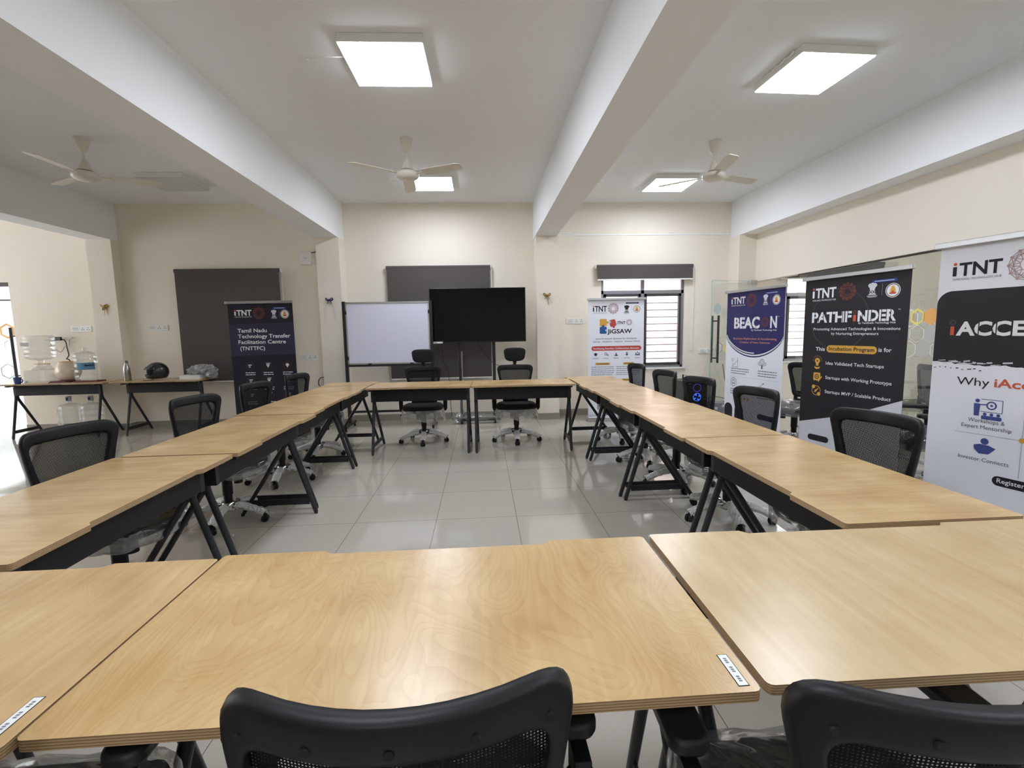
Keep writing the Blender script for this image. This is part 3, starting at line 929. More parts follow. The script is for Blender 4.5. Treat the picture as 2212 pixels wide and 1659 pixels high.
chair(-1.93, 2.50, LW - 0.22, 'black mesh office chair first from the camera on the left side')
chair(-1.96, 3.62, LW - 0.22, 'black mesh office chair second from the camera on the left side')
chair(-1.96, 4.60, LW - 0.16, 'black mesh office chair third from the camera on the left side, before the black banner')
chair(-1.92, 5.50, LW - 0.18, 'black mesh office chair furthest along the left side, at the banner\'s right edge')
chair(1.775, 2.205, RW + 0.20, 'black mesh office chair first from the camera on the right side')
chair(1.76, 3.25, RW + 0.12, 'black mesh office chair second from the camera on the right side')
chair(1.72, 4.06, RW + 0.15, 'black mesh office chair in front of the computer tower with blue light')
chair(1.70, 4.82, RW + 0.12, 'black mesh office chair fourth from the camera on the right side, below the window')
chair(1.72, 5.80, RW + 0.10, 'black mesh office chair furthest along the right side, overlapping the white banner')
chh = make_chair('black chair with headrest behind the far table, below the whiteboard', True, 'hang')
chh.location = (-0.772, 6.05, 0); chh.rotation_euler = (0, 0, PI + 0.05); chh['group'] = 'chairs with headrests behind the far tables'
dup(chh, (0.412, 5.945, 0), PI - 0.04, 'black chair with headrest behind the far table, below the television')
G_B = 'spare black chairs behind the banners and glass'
chair(3.66, 5.30, PI / 2 + 0.4, 'spare black chair with plastic on its seat, seen between navy and black banners', G_B)
chair(3.72, 3.62, PI / 2 - 0.5, 'spare black chair showing past the right edge of the black banner', G_B)
chair(5.05, 4.75, -PI / 2, 'spare black chair beyond the glass, nearest the window', G_B)
chair(5.0, 3.35, -PI / 2 + 0.5, 'spare black chair beyond the glass, behind the gap beside the white banner', G_B)

# ------------------------------------------------------------------ television, whiteboard
tv = thing('television', 'large black flat television on a wheeled stand by the back wall', 'television', (-0.05, 7.12, 0))
MB().b2((-0.708, -0.03, 1.231), (0.708, 0.02, 2.03)).build('bezel', mat('tv_bezel', (16, 16, 17), 0.35), tv, smooth=False, bevel=0.006)
MB().b2((-0.697, -0.0315, 1.247), (0.697, -0.0300, 2.02)).build('screen', M_SCREEN, tv, smooth=False)
lb = MB().b2((-0.695, -0.034, 1.226), (-0.53, -0.0316, 1.252)).build('screen_label', M_WHITE, tv, smooth=False)
MB().b2((-0.655, -0.0345, 1.235), (-0.615, -0.034, 1.243)).b2((-0.69, -0.0345, 1.24), (-0.68, -0.034, 1.248)).b2((-0.55, -0.0345, 1.24), (-0.54, -0.034, 1.248)).build('label_print', M_DARK, lb, smooth=False)
for x in (-0.285, 0.225):
    MB().tube([(x, 0.06, 0.08), (x, 0.06, 1.75)], 0.024, 12).build('stand_post', M_STEEL, tv)
    MB().b2((x - 0.03, -0.02, 0.05), (x + 0.03, 0.38, 0.09)).build('stand_foot', M_STEEL, tv, smooth=False, bevel=0.006)
    for yy in (0.0, 0.36):
        MB().lathe([(0.02, -0.012), (0.025, -0.008), (0.025, 0.008), (0.02, 0.012)], (x, yy, 0.025), 14, axis='X').build('caster', M_PLAST, tv)
MB().b2((-0.36, -0.03, 0.045), (0.31, 0.03, 0.085)).b2((-0.3, 0.05, 1.5), (0.24, 0.08, 1.56)).build('stand_crossbar', M_STEEL, tv, smooth=False, bevel=0.006)
fp = MB().tube([(-0.285, 0.06, 0.1), (-0.285, 0.06, 0.4), (-0.285, 0.06, 0.7), (-0.285, 0.06, 1.1)], [0.045, 0.034, 0.03, 0.03], 14, cap=False)
fp.ell((-0.35, 0.0, 0.1), (0.09, 0.08, 0.08), 16, 10).ell((0.0, 0.0, 0.09), (0.3, 0.06, 0.05), 20, 10)
fp.xf(0, lambda v: v + Vector((0.008 * math.sin(v.z * 60 + v.x * 30), 0.008 * math.sin(v.z * 47), 0.006 * math.sin(v.x * 50))))
fp.build('plastic_film', M_FILM, tv)
def cable(pts, label, r=0.004, m=None, n=40, name='cable', cat='cable'):
    P = [Vector(p) for p in pts]
    out = []
    for i in range(len(P) - 1):
        p0, p1, p2, p3 = P[max(i - 1, 0)], P[i], P[i + 1], P[min(i + 2, len(P) - 1)]
        for k in range(8):
            t = k / 8
            out.append(0.5 * ((2 * p1) + (p2 - p0) * t + (2 * p0 - 5 * p1 + 4 * p2 - p3) * t * t + (3 * p1 - p0 - 3 * p2 + p3) * t ** 3))
    out.append(P[-1])
    return tag(MB().tube(out, r, 6).build(name, m or M_STEEL), label, cat)
cable([(-0.60, 7.15, 1.24), (-0.59, 7.22, 0.95), (-0.53, 7.30, 0.8), (-0.52, 7.35, 0.4), (-0.5, 7.4, 0.02)], 'black cable hanging straight down from the television\'s left end')
cable([(-0.08, 7.16, 1.24), (0.02, 7.2, 1.08), (0.14, 7.24, 0.93), (0.26, 7.2, 0.86), (0.36, 7.15, 0.82), (0.48, 7.2, 0.90)], 'black cable looping from the television towards the right chair')

wb = thing('whiteboard', 'white marker board on a black wheeled stand by the back wall', 'whiteboard', (-1.345, 6.98, 0))
MB().b2((-0.575, -0.008, 0.965), (0.575, 0.008, 1.82)).build('board', M_BOARD, wb, smooth=False)
MB().b2((-0.59, -0.014, 1.815), (0.59, 0.012, 1.84)).b2((-0.59, -0.014, 0.945), (0.59, 0.012, 0.968)).b2((-0.595, -0.014, 0.945), (-0.573, 0.012, 1.84)).b2((0.573, -0.014, 0.945), (0.595, 0.012, 1.84)).build('board_frame', M_ALU, wb, smooth=False, bevel=0.003)
for s in (-1, 1):
    MB().b2((s * 0.615 - 0.02, -0.02, 0.06), (s * 0.615 + 0.02, 0.03, 1.85)).build('stand_post', M_STEEL, wb, smooth=False)
    MB().b2((s * 0.615 - 0.02, -0.24, 0.055), (s * 0.615 + 0.02, 0.28, 0.09)).build('stand_foot', M_STEEL, wb, smooth=False)
    for yy in (-0.21, 0.25):
        MB().use(M_PLAST).lathe([(0.024, -0.014), (0.03, -0.008), (0.03, 0.008), (0.024, 0.014)], (s * 0.615, yy, 0.03), 16, axis='X').use(mat('orange_hub', (196, 128, 84), 0.5)).lathe([(0.02, -0.0155), (0.02, 0.0155)], (s * 0.615, yy, 0.03), 14, axis='X').build('caster', None, wb)
    for zz in (1.04, 1.69):
        MB().box((s * 0.592, -0.018, zz), (0.03, 0.014, 0.05)).build('clamp', M_STEEL, wb, smooth=False)
MB().b2((-0.6, -0.015, 0.915), (0.6, 0.015, 0.944)).build('marker_rail', M_STEEL, wb, smooth=False)
MB().b2((-0.6, -0.015, 0.24), (0.6, 0.015, 0.27)).build('stand_crossbar', M_STEEL, wb, smooth=False)
for x in (-0.28, 0.32):
    MB().box((x, -0.02, 0.945), (0.045, 0.014, 0.03)).build('clamp', M_STEEL, wb, smooth=False)

# ------------------------------------------------------------------ roll-up banners
def text_mb(b, s, x, z, size, align='LEFT', y=-0.0022, sx=1.0, bold=0.0, width=None):
    cu = bpy.data.curves.new('tmp_text', 'FONT')
    cu.body = s; cu.size = size / 0.729; cu.align_x = align; cu.offset = bold * size; cu.resolution_u = 3
    o = bpy.data.objects.new('tmp_text', cu)
    sc.collection.objects.link(o)
    bpy.context.view_layer.update()
    me = bpy.data.meshes.new_from_object(o.evaluated_get(bpy.context.evaluated_depsgraph_get()))
    vs = [v.co.copy() for v in me.vertices]
    fs = [tuple(p.vertices) for p in me.polygons]
    bpy.data.objects.remove(o); bpy.data.curves.remove(cu); bpy.data.meshes.remove(me)
    if not vs:
        return b
    if width:
        x0 = min(v.x for v in vs); x1 = max(v.x for v in vs)
        sx = width / (x1 - x0)
        off = -x0 * sx if align == 'LEFT' else 0
    else:
        off = 0
    b.add([(x + off + v.x * sx, y, z + v.y) for v in vs], fs)
    return b
def flat(b, P, y=-0.0018):
    b.add([(x, y, z) for x, z in P], [tuple(range(len(P)))])
    return b
def disc(b, x, z, r, y=-0.002, n=24, rz=None):
    return flat(b, [(x + r * math.cos(2 * PI * k / n), z + (rz or r) * math.sin(2 * PI * k / n)) for k in range(n)], y)
def ring(b, x, z, r, wd, y=-0.0021, n=28):
    vs = []
    for k in range(n):
        a = 2 * PI * k / n
        vs += [(x + r * math.cos(a), y, z + r * math.sin(a)), (x + (r - wd) * math.cos(a), y, z + (r - wd) * math.sin(a))]
    b.add(vs, [(2 * k, 2 * ((k + 1) % n), 2 * ((k + 1) % n) + 1, 2 * k + 1) for k in range(n)])
    return b
def bar(b, x0, z0, x1, z1, wd, y=-0.0021):
    d = Vector((x1 - x0, z1 - z0)); n = Vector((-d.y, d.x)).normalized() * wd / 2
    return flat(b, [(x0 + n.x, z0 + n.y), (x0 - n.x, z0 - n.y), (x1 - n.x, z1 - n.y), (x1 + n.x, z1 + n.y)], y)
def pill(b, x0, x1, z, h, y=-0.0019):
    return flat(b, rrect((x0 + x1) / 2, z, x1 - x0, h, h / 2 - 1e-4, 8), y)
def mandala(b, x, z, r, wd, y=-0.0021):
    n = 12
    O = [(x + r * math.cos(2 * PI * k / n), z + r * math.sin(2 * PI * k / n)) for k in range(n)]
    I = [(x + r * 0.42 * math.cos(2 * PI * (k + .5) / n), z + r * 0.42 * math.sin(2 * PI * (k + .5) / n)) for k in range(n)]
    for k in range(n):
        bar(b, *O[k], *O[(k + 1) % n], wd, y); bar(b, *I[k], *I[(k + 1) % n], wd, y)
        bar(b, *O[k], *O[(k + 3) % n], wd, y); bar(b, *O[k], *I[k], wd, y); bar(b, *O[k], *I[k - 1], wd, y)
        disc(b, *O[k], wd * 1.6, y - 0.0001, 8)
    return b
INK = {k: mat('ink_' + k, c, 0.6, spec=0.3) for k, c in dict(
    white=(232, 233, 238), black=(34, 32, 38), navy=(38, 46, 92), orange=(205, 96, 62), gold=(214, 164, 72), red=(190, 74, 66),
    blue=(44, 92, 150), brown=(118, 66, 58), grey=(150, 152, 160), line=(112, 116, 128), deep=(50, 48, 110), salmon=(205, 142, 128),
    pale=(206, 207, 214), sand=(222, 196, 150), olive=(120, 106, 70), dim=(74, 66, 76), glow=(44, 70, 150), dkgrey=(84, 86, 96), rose=(178, 150, 148)).items()}

def banner(label, left, right, h, bg, top=1.81):
    L_ = Vector((left[0], left[1], 0)); R_ = Vector((right[0], right[1], 0))
    d = R_ - L_
    t = thing('roll_up_banner', label, 'banner', L_, math.atan2(d.y, d.x), 'roll-up banners')
    W = d.length
    MB().b2((0.0, -0.028, top - 0.012), (W, 0.006, top + 0.02)).build('top_rail', M_ALU, t, smooth=False, bevel=0.004)
    b = MB(); n = 24
    m = bg
    b.use(m)
    # gently bowed sheet with thickness
    vs = []
    for k in range(2):
        zz = 0.06 if k == 0 else top
        vs += [(0.02, -0.001 + 0.001, zz), (W - 0.02, 0.0, zz)]
    b.b2((0.02, -0.001, 0.06), (W - 0.02, 0.001, top))
    cl = b.build('banner_cloth', None, t, smooth=False)
    MB().b2((0.0, -0.085, 0.0), (W, 0.06, 0.075)).build('base_cassette', M_ALU, t, smooth=False, bevel=0.012)
    MB().tube([(W / 2, 0.02, 0.05), (W / 2, 0.012, top)], 0.009, 8).build('support_pole', M_ALU, t)
    return t, cl, W
def ink(cl, name, col, fn, label=None):
    b = MB(); fn(b)
    if not b.v: return None
    o = b.build(name, INK[col], cl, smooth=False)
    if label: o['label'] = label
    return o
def lions(b, x, z, h, y=-0.0021):
    # capital of an Indian state emblem: three lion heads on a drum and base
    for dx, rr in ((-0.16, 0.15), (0, 0.19), (0.16, 0.15)):
        disc(b, x + dx * h, z + 0.33 * h, rr * h, y - 0.00005 * abs(dx), 14)
    flat(b, [(x - 0.22 * h, z + 0.25 * h), (x - 0.16 * h, z - 0.02 * h), (x + 0.16 * h, z - 0.02 * h), (x + 0.22 * h, z + 0.25 * h)], y - 0.0001)
    ring(b, x - 0.1 * h, z - 0.13 * h, 0.10 * h, 0.04 * h, y); ring(b, x + 0.1 * h, z - 0.13 * h, 0.10 * h, 0.04 * h, y)
    flat(b, [(x - 0.20 * h, z - 0.24 * h), (x - 0.30 * h, z - 0.33 * h), (x + 0.30 * h, z - 0.33 * h), (x + 0.20 * h, z - 0.24 * h)], y)
    flat(b, [(x - 0.36 * h, z - 0.39 * h), (x - 0.36 * h, z - 0.43 * h), (x + 0.36 * h, z - 0.43 * h), (x + 0.36 * h, z - 0.39 * h)], y)
    flat(b, [(x - 0.30 * h, z - 0.47 * h), (x - 0.30 * h, z - 0.50 * h), (x + 0.30 * h, z - 0.50 * h), (x + 0.30 * h, z - 0.47 * h)], y)
def seal(cl, x, z, r):
    ink(cl, 'seal', 'white', lambda b: disc(b, x, z, r, -0.002))
    ink(cl, 'seal', 'olive', lambda b: (ring(b, x, z, r * 0.93, r * 0.13, -0.0022), None))
    def tower(b):
        flat(b, [(x - 0.42 * r, z - 0.3 * r), (x - 0.3 * r, z + 0.3 * r), (x - 0.14 * r, z + 0.62 * r), (x + 0.14 * r, z + 0.62 * r), (x + 0.3 * r, z + 0.3 * r), (x + 0.42 * r, z - 0.3 * r)], -0.0023)
    ink(cl, 'seal', 'gold', tower)
    ink(cl, 'seal', 'red', lambda b: (flat(b, [(x - 0.5 * r, z - 0.3 * r), (x - 0.36 * r, z - 0.5 * r), (x + 0.36 * r, z - 0.5 * r), (x + 0.5 * r, z - 0.3 * r)], -0.0024), disc(b, x, z - 0.2 * r, 0.16 * r, -0.0025, 10)))
def header(cl, x0, x1, zb, cap, xr, zr, rr, dark, xl, zl, hl, xs, zs, rs, px0, px1, pz, ringcol='brown'):
    fg = 'white' if dark else 'black'
    wt = x1 - x0
    def logo(b):
        text_mb(b, 'TNT', x0 + wt * 0.135, zb, cap, bold=0.035, width=wt * 0.865)
        flat(b, [(x0, zb), (x0 + wt * 0.085, zb), (x0 + wt * 0.085, zb + cap * 0.7), (x0, zb + cap * 0.7)], -0.0022)
    ink(cl, 'lettering', fg, logo)
    ink(cl, 'lettering', 'orange', lambda b: disc(b, x0 + wt * 0.045, zb + cap * 0.9, cap * 0.12, -0.0022, 14))
    ink(cl, 'lettering', fg if dark else 'line', lambda b: text_mb(b, 'TAMILNADU TECHNOLOGY HUB', x0, zb - cap * 0.33, cap * 0.17, width=wt))
    ink(cl, 'network_emblem', ringcol, lambda b: mandala(b, xr, zr, rr, rr * 0.045))
    ink(cl, 'lion_emblem', 'pale' if dark else 'black', lambda b: lions(b, xl, zl, hl))
    ink(cl, 'divider', 'grey', lambda b: bar(b, (xl + xs) / 2 - 0.002, zl - hl * 0.4, (xl + xs) / 2 - 0.002, zl + hl * 0.4, 0.002))
    seal(cl, xs, zs, rs)
    ink(cl, 'tagline_pill', 'glow' if dark else 'navy', lambda b: pill(b, px0, px1, pz, 0.022))
    ink(cl, 'tagline_pill', 'pale' if dark else 'grey', lambda b: flat(b, [(px0 + 0.02, pz + 0.003), (px0 + 0.02, pz - 0.003), (px1 - 0.02, pz - 0.003), (px1 - 0.02, pz + 0.003)], -0.0023))
def lines(cl, col, x0, x1, z, n, dz, h=0.006, ragged=True):
    rnd = random.Random(int(x0 * 1000 + z * 77))
    def fn(b):
        for i in range(n):
            xe = x1 - (rnd.uniform(0.0, 0.3) * (x1 - x0) if (ragged and i == n - 1) else 0)
            x = x0
            while x < xe:
                wd = min(rnd.uniform(0.02, 0.05), xe - x)
                flat(b, [(x, z - i * dz + h / 2), (x, z - i * dz - h / 2), (x + wd, z - i * dz - h / 2), (x + wd, z - i * dz + h / 2)], -0.0022)
                x += wd + 0.006
    ink(cl, 'small_print', col, fn)
M_BK = mat('black_banner_print', (40, 37, 42), 0.55, spec=0.3)
M_NV = mat('night_banner_print', (36, 33, 46), 0.55, spec=0.3)
M_WB = mat('white_banner_print', (234, 236, 245), 0.55, spec=0.3)

# --- black banner, left (technology transfer)
t, cl, W = banner('black roll-up banner in front of the left blind, headed Technology Transfer in white', (-3.284, 6.40), (-2.413, 6.36), 0, M_NV, 1.815)
fx = lambda p: (p - 115) * 0.00142
fz = lambda p: 1.815 - (p - 428) * 0.00142
header(cl, fx(187), fx(342), fz(542), 0.073, fx(408), fz(522), 0.075, True, fx(543), fz(535), 0.11, fx(641), fz(535), 0.056, fx(535), fx(655), fz(480))
ink(cl, 'colour_band', 'deep', lambda b: flat(b, [(0.021, fz(620)), (0.021, fz(910)), (W - 0.021, fz(900)), (W - 0.021, fz(610))], -0.0013)).data.materials[0] = mat('ink_midnight', (40, 38, 66), 0.6)
def ttl(b):
    for s, z, x1 in (('Tamil Nadu', 695, 470), ('Technology Transfer', 747, 680), ('Facilitation Centre', 799, 636), ('(TNTTFC)', 857, 430)):
        text_mb(b, s, fx(203 if s[0] != '(' else 215), fz(z), 0.05, bold=0.02, width=fx(x1) - fx(205))
ink(cl, 'lettering', 'white', ttl)
def icons3(zc, names):
    for i, x in enumerate((290, 455, 632)):
        ink(cl, 'icon', 'brown', lambda b: flat(b, hexpts(fx(x), zc, 0.055), -0.0018))
        ink(cl, 'icon', 'black', lambda b: flat(b, hexpts(fx(x), zc, 0.052), -0.0019))
        def g(b):
            if i == 0: pill(b, fx(x) - 0.025, fx(x) + 0.025, zc + 0.012, 0.014, -0.0021); pill(b, fx(x) - 0.02, fx(x) + 0.01, zc - 0.012, 0.014, -0.0021)
            elif i == 1: flat(b, [(fx(x) - 0.025, zc + 0.02), (fx(x), zc - 0.028), (fx(x) + 0.025, zc + 0.02)], -0.0021); bar(b, fx(x) - 0.02, zc + 0.03, fx(x) + 0.03, zc + 0.033, 0.01)
            else: disc(b, fx(x), zc + 0.008, 0.022, -0.0021); flat(b, [(fx(x) - 0.01, zc - 0.01), (fx(x), zc - 0.033), (fx(x) + 0.01, zc - 0.01)], -0.0021)
        ink(cl, 'icon', 'pale', g)
        lines(cl, 'white', fx(x - 45), fx(x + 45), zc - 0.088, 2, 0.026, 0.009, False)
icons3(fz(1003), None); icons3(fz(1140), None); icons3(fz(1275), None)

# --- white banner with the puzzle mark
t, cl, W = banner('white roll-up banner with a coloured jigsaw puzzle mark, partly covering the barred window', (1.572, 7.07), (2.452, 7.03), 0, M_WB, 1.83)
fx = lambda p: (p - 283) * 0.0017
fz = lambda p: 1.835 - (p - 428) * 0.0017
header(cl, fx(337), fx(460), fz(535), 0.085, fx(517), fz(510), 0.078, False, fx(635), fz(520), 0.12, fx(724), fz(518), 0.055, fx(627), fx(742), fz(465), 'rose')
G = 0.003
def pz(b, x0, x1, z0, z1, y=-0.002):
    flat(b, [(x0, z0), (x0, z1), (x1, z1), (x1, z0)], y)
ink(cl, 'puzzle_mark', 'gold', lambda b: (flat(b, rrect((fx(397) + fx(460)) / 2, (fz(600) + fz(665)) / 2, fx(460) - fx(397), fz(600) - fz(665), 0.02), -0.002), disc(b, fx(466), fz(632), 0.018, -0.0021)))
ink(cl, 'puzzle_mark', 'blue', lambda b: (flat(b, rrect((fx(397) + fx(460)) / 2, (fz(668) + fz(730)) / 2, fx(460) - fx(397), fz(668) - fz(730), 0.02), -0.002), disc(b, fx(428), fz(662), 0.018, -0.0022)))
def redp(b):
    s0 = len(b.v)
    flat(b, rrect(0, 0, 0.095, 0.105, 0.025), -0.0021)
    disc(b, 0.0, -0.06, 0.017, -0.0022)
    R = Matrix.Rotation(0.25, 2)
    for i in range(s0, len(b.v)):
        q = R @ Vector((b.v[i][0], b.v[i][2])); b.v[i] = (fx(513) + q.x, b.v[i][1], fz(637) + q.y)
ink(cl, 'puzzle_mark', 'red', redp)
ink(cl, 'puzzle_mark', 'pale', lambda b: (disc(b, fx(488), fz(628), 0.016, -0.0024), disc(b, fx(456), fz(700), 0.016, -0.0024)))
ink(cl, 'lettering', 'black', lambda b: text_mb(b, 'iTNT', fx(553), fz(648), 0.045, bold=0.03, width=fx(625) - fx(553)))
ink(cl, 'lettering', 'black', lambda b: (text_mb(b, 'JiGSAW', fx(465), fz(727), 0.064, bold=0.035, width=fx(683) - fx(465))))
ink(cl, 'network_emblem', 'rose', lambda b: mandala(b, fx(658), fz(633), 0.044, 0.002))
ink(cl, 'lettering', 'navy', lambda b: text_mb(b, 'Joint Innovation Gateway for Synergistic', fx(362), fz(779), 0.022, bold=0.01, width=fx(730) - fx(362)))
ink(cl, 'lettering', 'navy', lambda b: (text_mb(b, 'Startup - Academic - Industry - Investor Work', fx(337), fz(805), 0.022, bold=0.01, width=fx(755) - fx(337))))
ink(cl, 'red_pill', 'red', lambda b: pill(b, fx(325), fx(768), fz(859), 0.068))
ink(cl, 'lettering', 'white', lambda b: text_mb(b, 'Facilitating Seamless Collaboration Between', fx(342), fz(867), 0.026, bold=0.02, width=fx(750) - fx(342)))
def jic(b):
    x, z = fx(362), fz(912); flat(b, [(x - 0.035, z + 0.008), (x, z - 0.008), (x + 0.035, z + 0.008), (x, z + 0.024)], -0.0021); flat(b, [(x - 0.02, z - 0.004), (x - 0.02, z - 0.02), (x + 0.02, z - 0.02), (x + 0.02, z - 0.004)], -0.002)
    x = fx(453); ring(b, x, z + 0.006, 0.02, 0.007); ring(b, x + 0.028, z - 0.012, 0.014, 0.006)
    x = fx(545); flat(b, [(x - 0.012, z - 0.01), (x, z + 0.03), (x + 0.012, z - 0.01)], -0.0021); flat(b, [(x - 0.03, z - 0.012), (x - 0.02, z - 0.025), (x + 0.02, z - 0.025), (x + 0.03, z - 0.012)], -0.0021)
    x = fx(640); disc(b, x, z + 0.02, 0.011, -0.0021, 14); flat(b, [(x - 0.025, z + 0.004), (x, z - 0.028), (x + 0.025, z + 0.004)], -0.0021)
    x = fx(735)
    for dx in (-0.024, 0, 0.024):
        disc(b, x + dx, z + (0.022 if dx == 0 else 0.008), 0.009, -0.0021, 12); flat(b, [(x + dx - 0.012, z - 0.022), (x + dx - 0.008, z - 0.002), (x + dx + 0.008, z - 0.002), (x + dx + 0.012, z - 0.022)], -0.0021)
ink(cl, 'icon', 'navy', jic)
def jlab(b):
    text_mb(b, jw[0], fx(jw[1]), fz(950), 0.017, 'CENTER', bold=0.01)
for jw in (('Academia', 362), ('Industry', 455), ('Startups', 545), ('Investors', 640), ('Students', 735)):
    ink(cl, 'lettering', 'navy', jlab)
ink(cl, 'gold_pill', 'gold', lambda b: (pill(b, fx(358), fx(490), fz(996), 0.036), pill(b, fx(607), fx(707), fz(996), 0.036), pill(b, fx(593), fx(700), fz(1142), 0.036)))
ink(cl, 'gold_pill', 'olive', lambda b: (pill(b, fx(370), fx(478), fz(996), 0.012, -0.0022), pill(b, fx(618), fx(696), fz(996), 0.012, -0.0022), pill(b, fx(605), fx(688), fz(1142), 0.012, -0.0022)))
lines(cl, 'line', fx(323), fx(528), fz(1024), 5, 0.0295, 0.008); lines(cl, 'line', fx(546), fx(755), fz(1024), 5, 0.0295, 0.008)
lines(cl, 'line', fx(323), fx(528), fz(1230), 5, 0.0295, 0.008); lines(cl, 'line', fx(598), fx(755), fz(1172), 3, 0.0295, 0.008)

# --- navy-topped white banner
t, cl, W = banner('roll-up banner navy above and white below with a curved edge, right of the window', (3.049, 5.794), (3.203, 4.843), 0, M_WB, 1.81)
def arcp(z0, zm, zt):
    P = [(0.021, zt), (0.021, z0)]
    for k in range(1, 24):
        u = k / 24
        P.append((0.021 + (W - 0.042) * u, z0 + (zm - z0) * (1 - (2 * u - 1) ** 2) ** 0.72))
    return P + [(W - 0.021, z0), (W - 0.021, zt)]
ink(cl, 'navy_field', 'navy', lambda b: flat(b, arcp(1.262, 1.035, 1.30), -0.0012))
ink(cl, 'navy_field', 'white', lambda b: flat(b, arcp(1.275, 1.05, 1.31), -0.0013))
ink(cl, 'navy_field', 'deep', lambda b: flat(b, arcp(1.285, 1.066, 1.797), -0.0014)).data.materials[0] = mat('ink_navy_field', (46, 44, 98), 0.55, spec=0.3)
def swoosh(b):
    for k in range(16):
        u0, u1 = k / 30, (k + 1) / 30
        f = lambda u: (0.03 + (W - 0.06) * u, 1.292 + (1.085 - 1.292) * (1 - (2 * u - 1) ** 2) ** 0.72)
        bar(b, *f(u0), *f(u1), 0.012, -0.0016)
ink(cl, 'navy_field', 'white', swoosh)
header(cl, 0.097, 0.339, 1.665, 0.082, 0.442, 1.692, 0.076, True, 0.66, 1.685, 0.115, 0.819, 1.676, 0.056, 0.655, 0.849, 1.757)
def stencil(b, s, x, z, cap, width, bold=0.06):
    text_mb(b, s, x, z, cap, bold=bold, width=width)
ink(cl, 'lettering', 'white', lambda b: stencil(b, 'BEAC', 0.158, 1.376, 0.128, 0.425, 0.05))
ink(cl, 'lettering', 'white', lambda b: (stencil(b, 'N', 0.743, 1.378, 0.126, 0.098, 0.05), text_mb(b, 'TM', 0.85, 1.488, 0.012)))
def cuts(b, xs, z, cap, wd=0.007):
    for x in xs:
        flat(b, [(x, z - 0.002), (x + wd, z - 0.002), (x + wd, z + cap + 0.002), (x, z + cap + 0.002)], -0.0026)
ink(cl, 'lettering', 'deep', lambda b: cuts(b, (0.2, 0.305, 0.52, 0.775), 1.376, 0.128)).data.materials[0] = MATS['ink_navy_field']
ink(cl, 'network_emblem', 'brown', lambda b: mandala(b, 0.664, 1.44, 0.055, 0.003))
ink(cl, 'lettering', 'white', lambda b: text_mb(b, 'By Tamilnadu Technology Hub', 0.456, 1.342, 0.018, bold=0.01, width=0.385))
ink(cl, 'lettering', 'salmon', lambda b: text_mb(b, 'Business Exploration & Accelerating', 0.155, 1.240, 0.024, bold=0.015, width=0.69))
ink(cl, 'lettering', 'salmon', lambda b: (text_mb(b, 'Creation of New Ventures', 0.262, 1.198, 0.024, bold=0.015, width=0.49)))
def bic(b):
    x, z = 0.195, 0.955
    bar(b, x - 0.05, z - 0.05, x + 0.06, z - 0.05, 0.004); bar(b, x - 0.04, z - 0.04, x + 0.05, z + 0.04, 0.004); bar(b, x + 0.05, z - 0.05, x + 0.05, z + 0.05, 0.004); bar(b, x - 0.04, z - 0.05, x - 0.04, z + 0.0, 0.004)
    ring(b, x - 0.045, z + 0.035, 0.018, 0.004)
    bar(b, x + 0.035, z + 0.065, x + 0.05, z + 0.05, 0.004)
    x, z = 0.645, 0.971
    ring(b, x, z + 0.02, 0.035, 0.005); ring(b, x, z + 0.02, 0.018, 0.004); bar(b, x - 0.05, z - 0.02, x + 0.05, z - 0.02, 0.004); ring(b, x - 0.05, z, 0.015, 0.004); ring(b, x + 0.05, z, 0.015, 0.004); bar(b, x, z - 0.02, x, z - 0.06, 0.02)
    x, z = 0.181, 0.721
    P = hexpts(x, z, 0.055)
    for k in range(6): bar(b, *P[k], *P[(k + 1) % 6], 0.005)
    ring(b, x, z + 0.005, 0.026, 0.006); bar(b, x - 0.03, z - 0.02, x + 0.03, z - 0.02, 0.005)
    x, z = 0.64, 0.72
    bar(b, x - 0.05, z - 0.03, x + 0.05, z + 0.03, 0.005); bar(b, x + 0.05, z + 0.03, x + 0.02, z + 0.028, 0.005); bar(b, x - 0.05, z - 0.045, x + 0.05, z - 0.045, 0.005)
ink(cl, 'icon', 'dkgrey', bic)
for x0, x1, z in ((0.128, 0.44, 0.885), (0.585, 0.87, 0.885), (0.128, 0.44, 0.635), (0.585, 0.87, 0.635)):
    lines(cl, 'line', x0, x1, z, 3, 0.028, 0.009)
ink(cl, 'divider', 'pale', lambda b: bar(b, 0.1, 0.79, 0.9, 0.79, 0.003))
ink(cl, 'icon', 'gold', lambda b: [disc(b, 0.2 + 0.06 * k, 0.53, 0.017, -0.0021, 14) for k in range(5)])
ink(cl, 'black_tab', 'black', lambda b: (flat(b, rrect(0.10, 0.30, 0.15, 0.30, 0.07), -0.002), flat(b, rrect(0.29, 0.30, 0.15, 0.30, 0.07), -0.002)))
ink(cl, 'black_tab', 'navy', lambda b: pill(b, 0.6, 0.88, 0.36, 0.06))

# --- black banner, right (incubation)
t, cl, W = banner('black roll-up banner with gold pill and gold icons, between the navy and the white banner', (3.015, 4.316), (3.225, 3.394), 0, M_BK, 1.81)
header(cl, 0.096, 0.325, 1.638, 0.088, 0.428, 1.676, 0.072, True, 0.638, 1.668, 0.115, 0.797, 1.654, 0.056, 0.632, 0.824, 1.735)
ink(cl, 'lettering', 'white', lambda b: stencil(b, 'PATHF', 0.102, 1.420, 0.09, 0.375, 0.05))
ink(cl, 'lettering', 'white', lambda b: (stencil(b, 'NDER', 0.530, 1.423, 0.088, 0.305, 0.05), text_mb(b, 'TM', 0.845, 1.5, 0.010)))
ink(cl, 'lettering', 'black', lambda b: cuts(b, (0.128, 0.168, 0.212, 0.30, 0.395, 0.44, 0.565, 0.64, 0.72, 0.79), 1.42, 0.09, 0.006)).data.materials[0] = M_BK
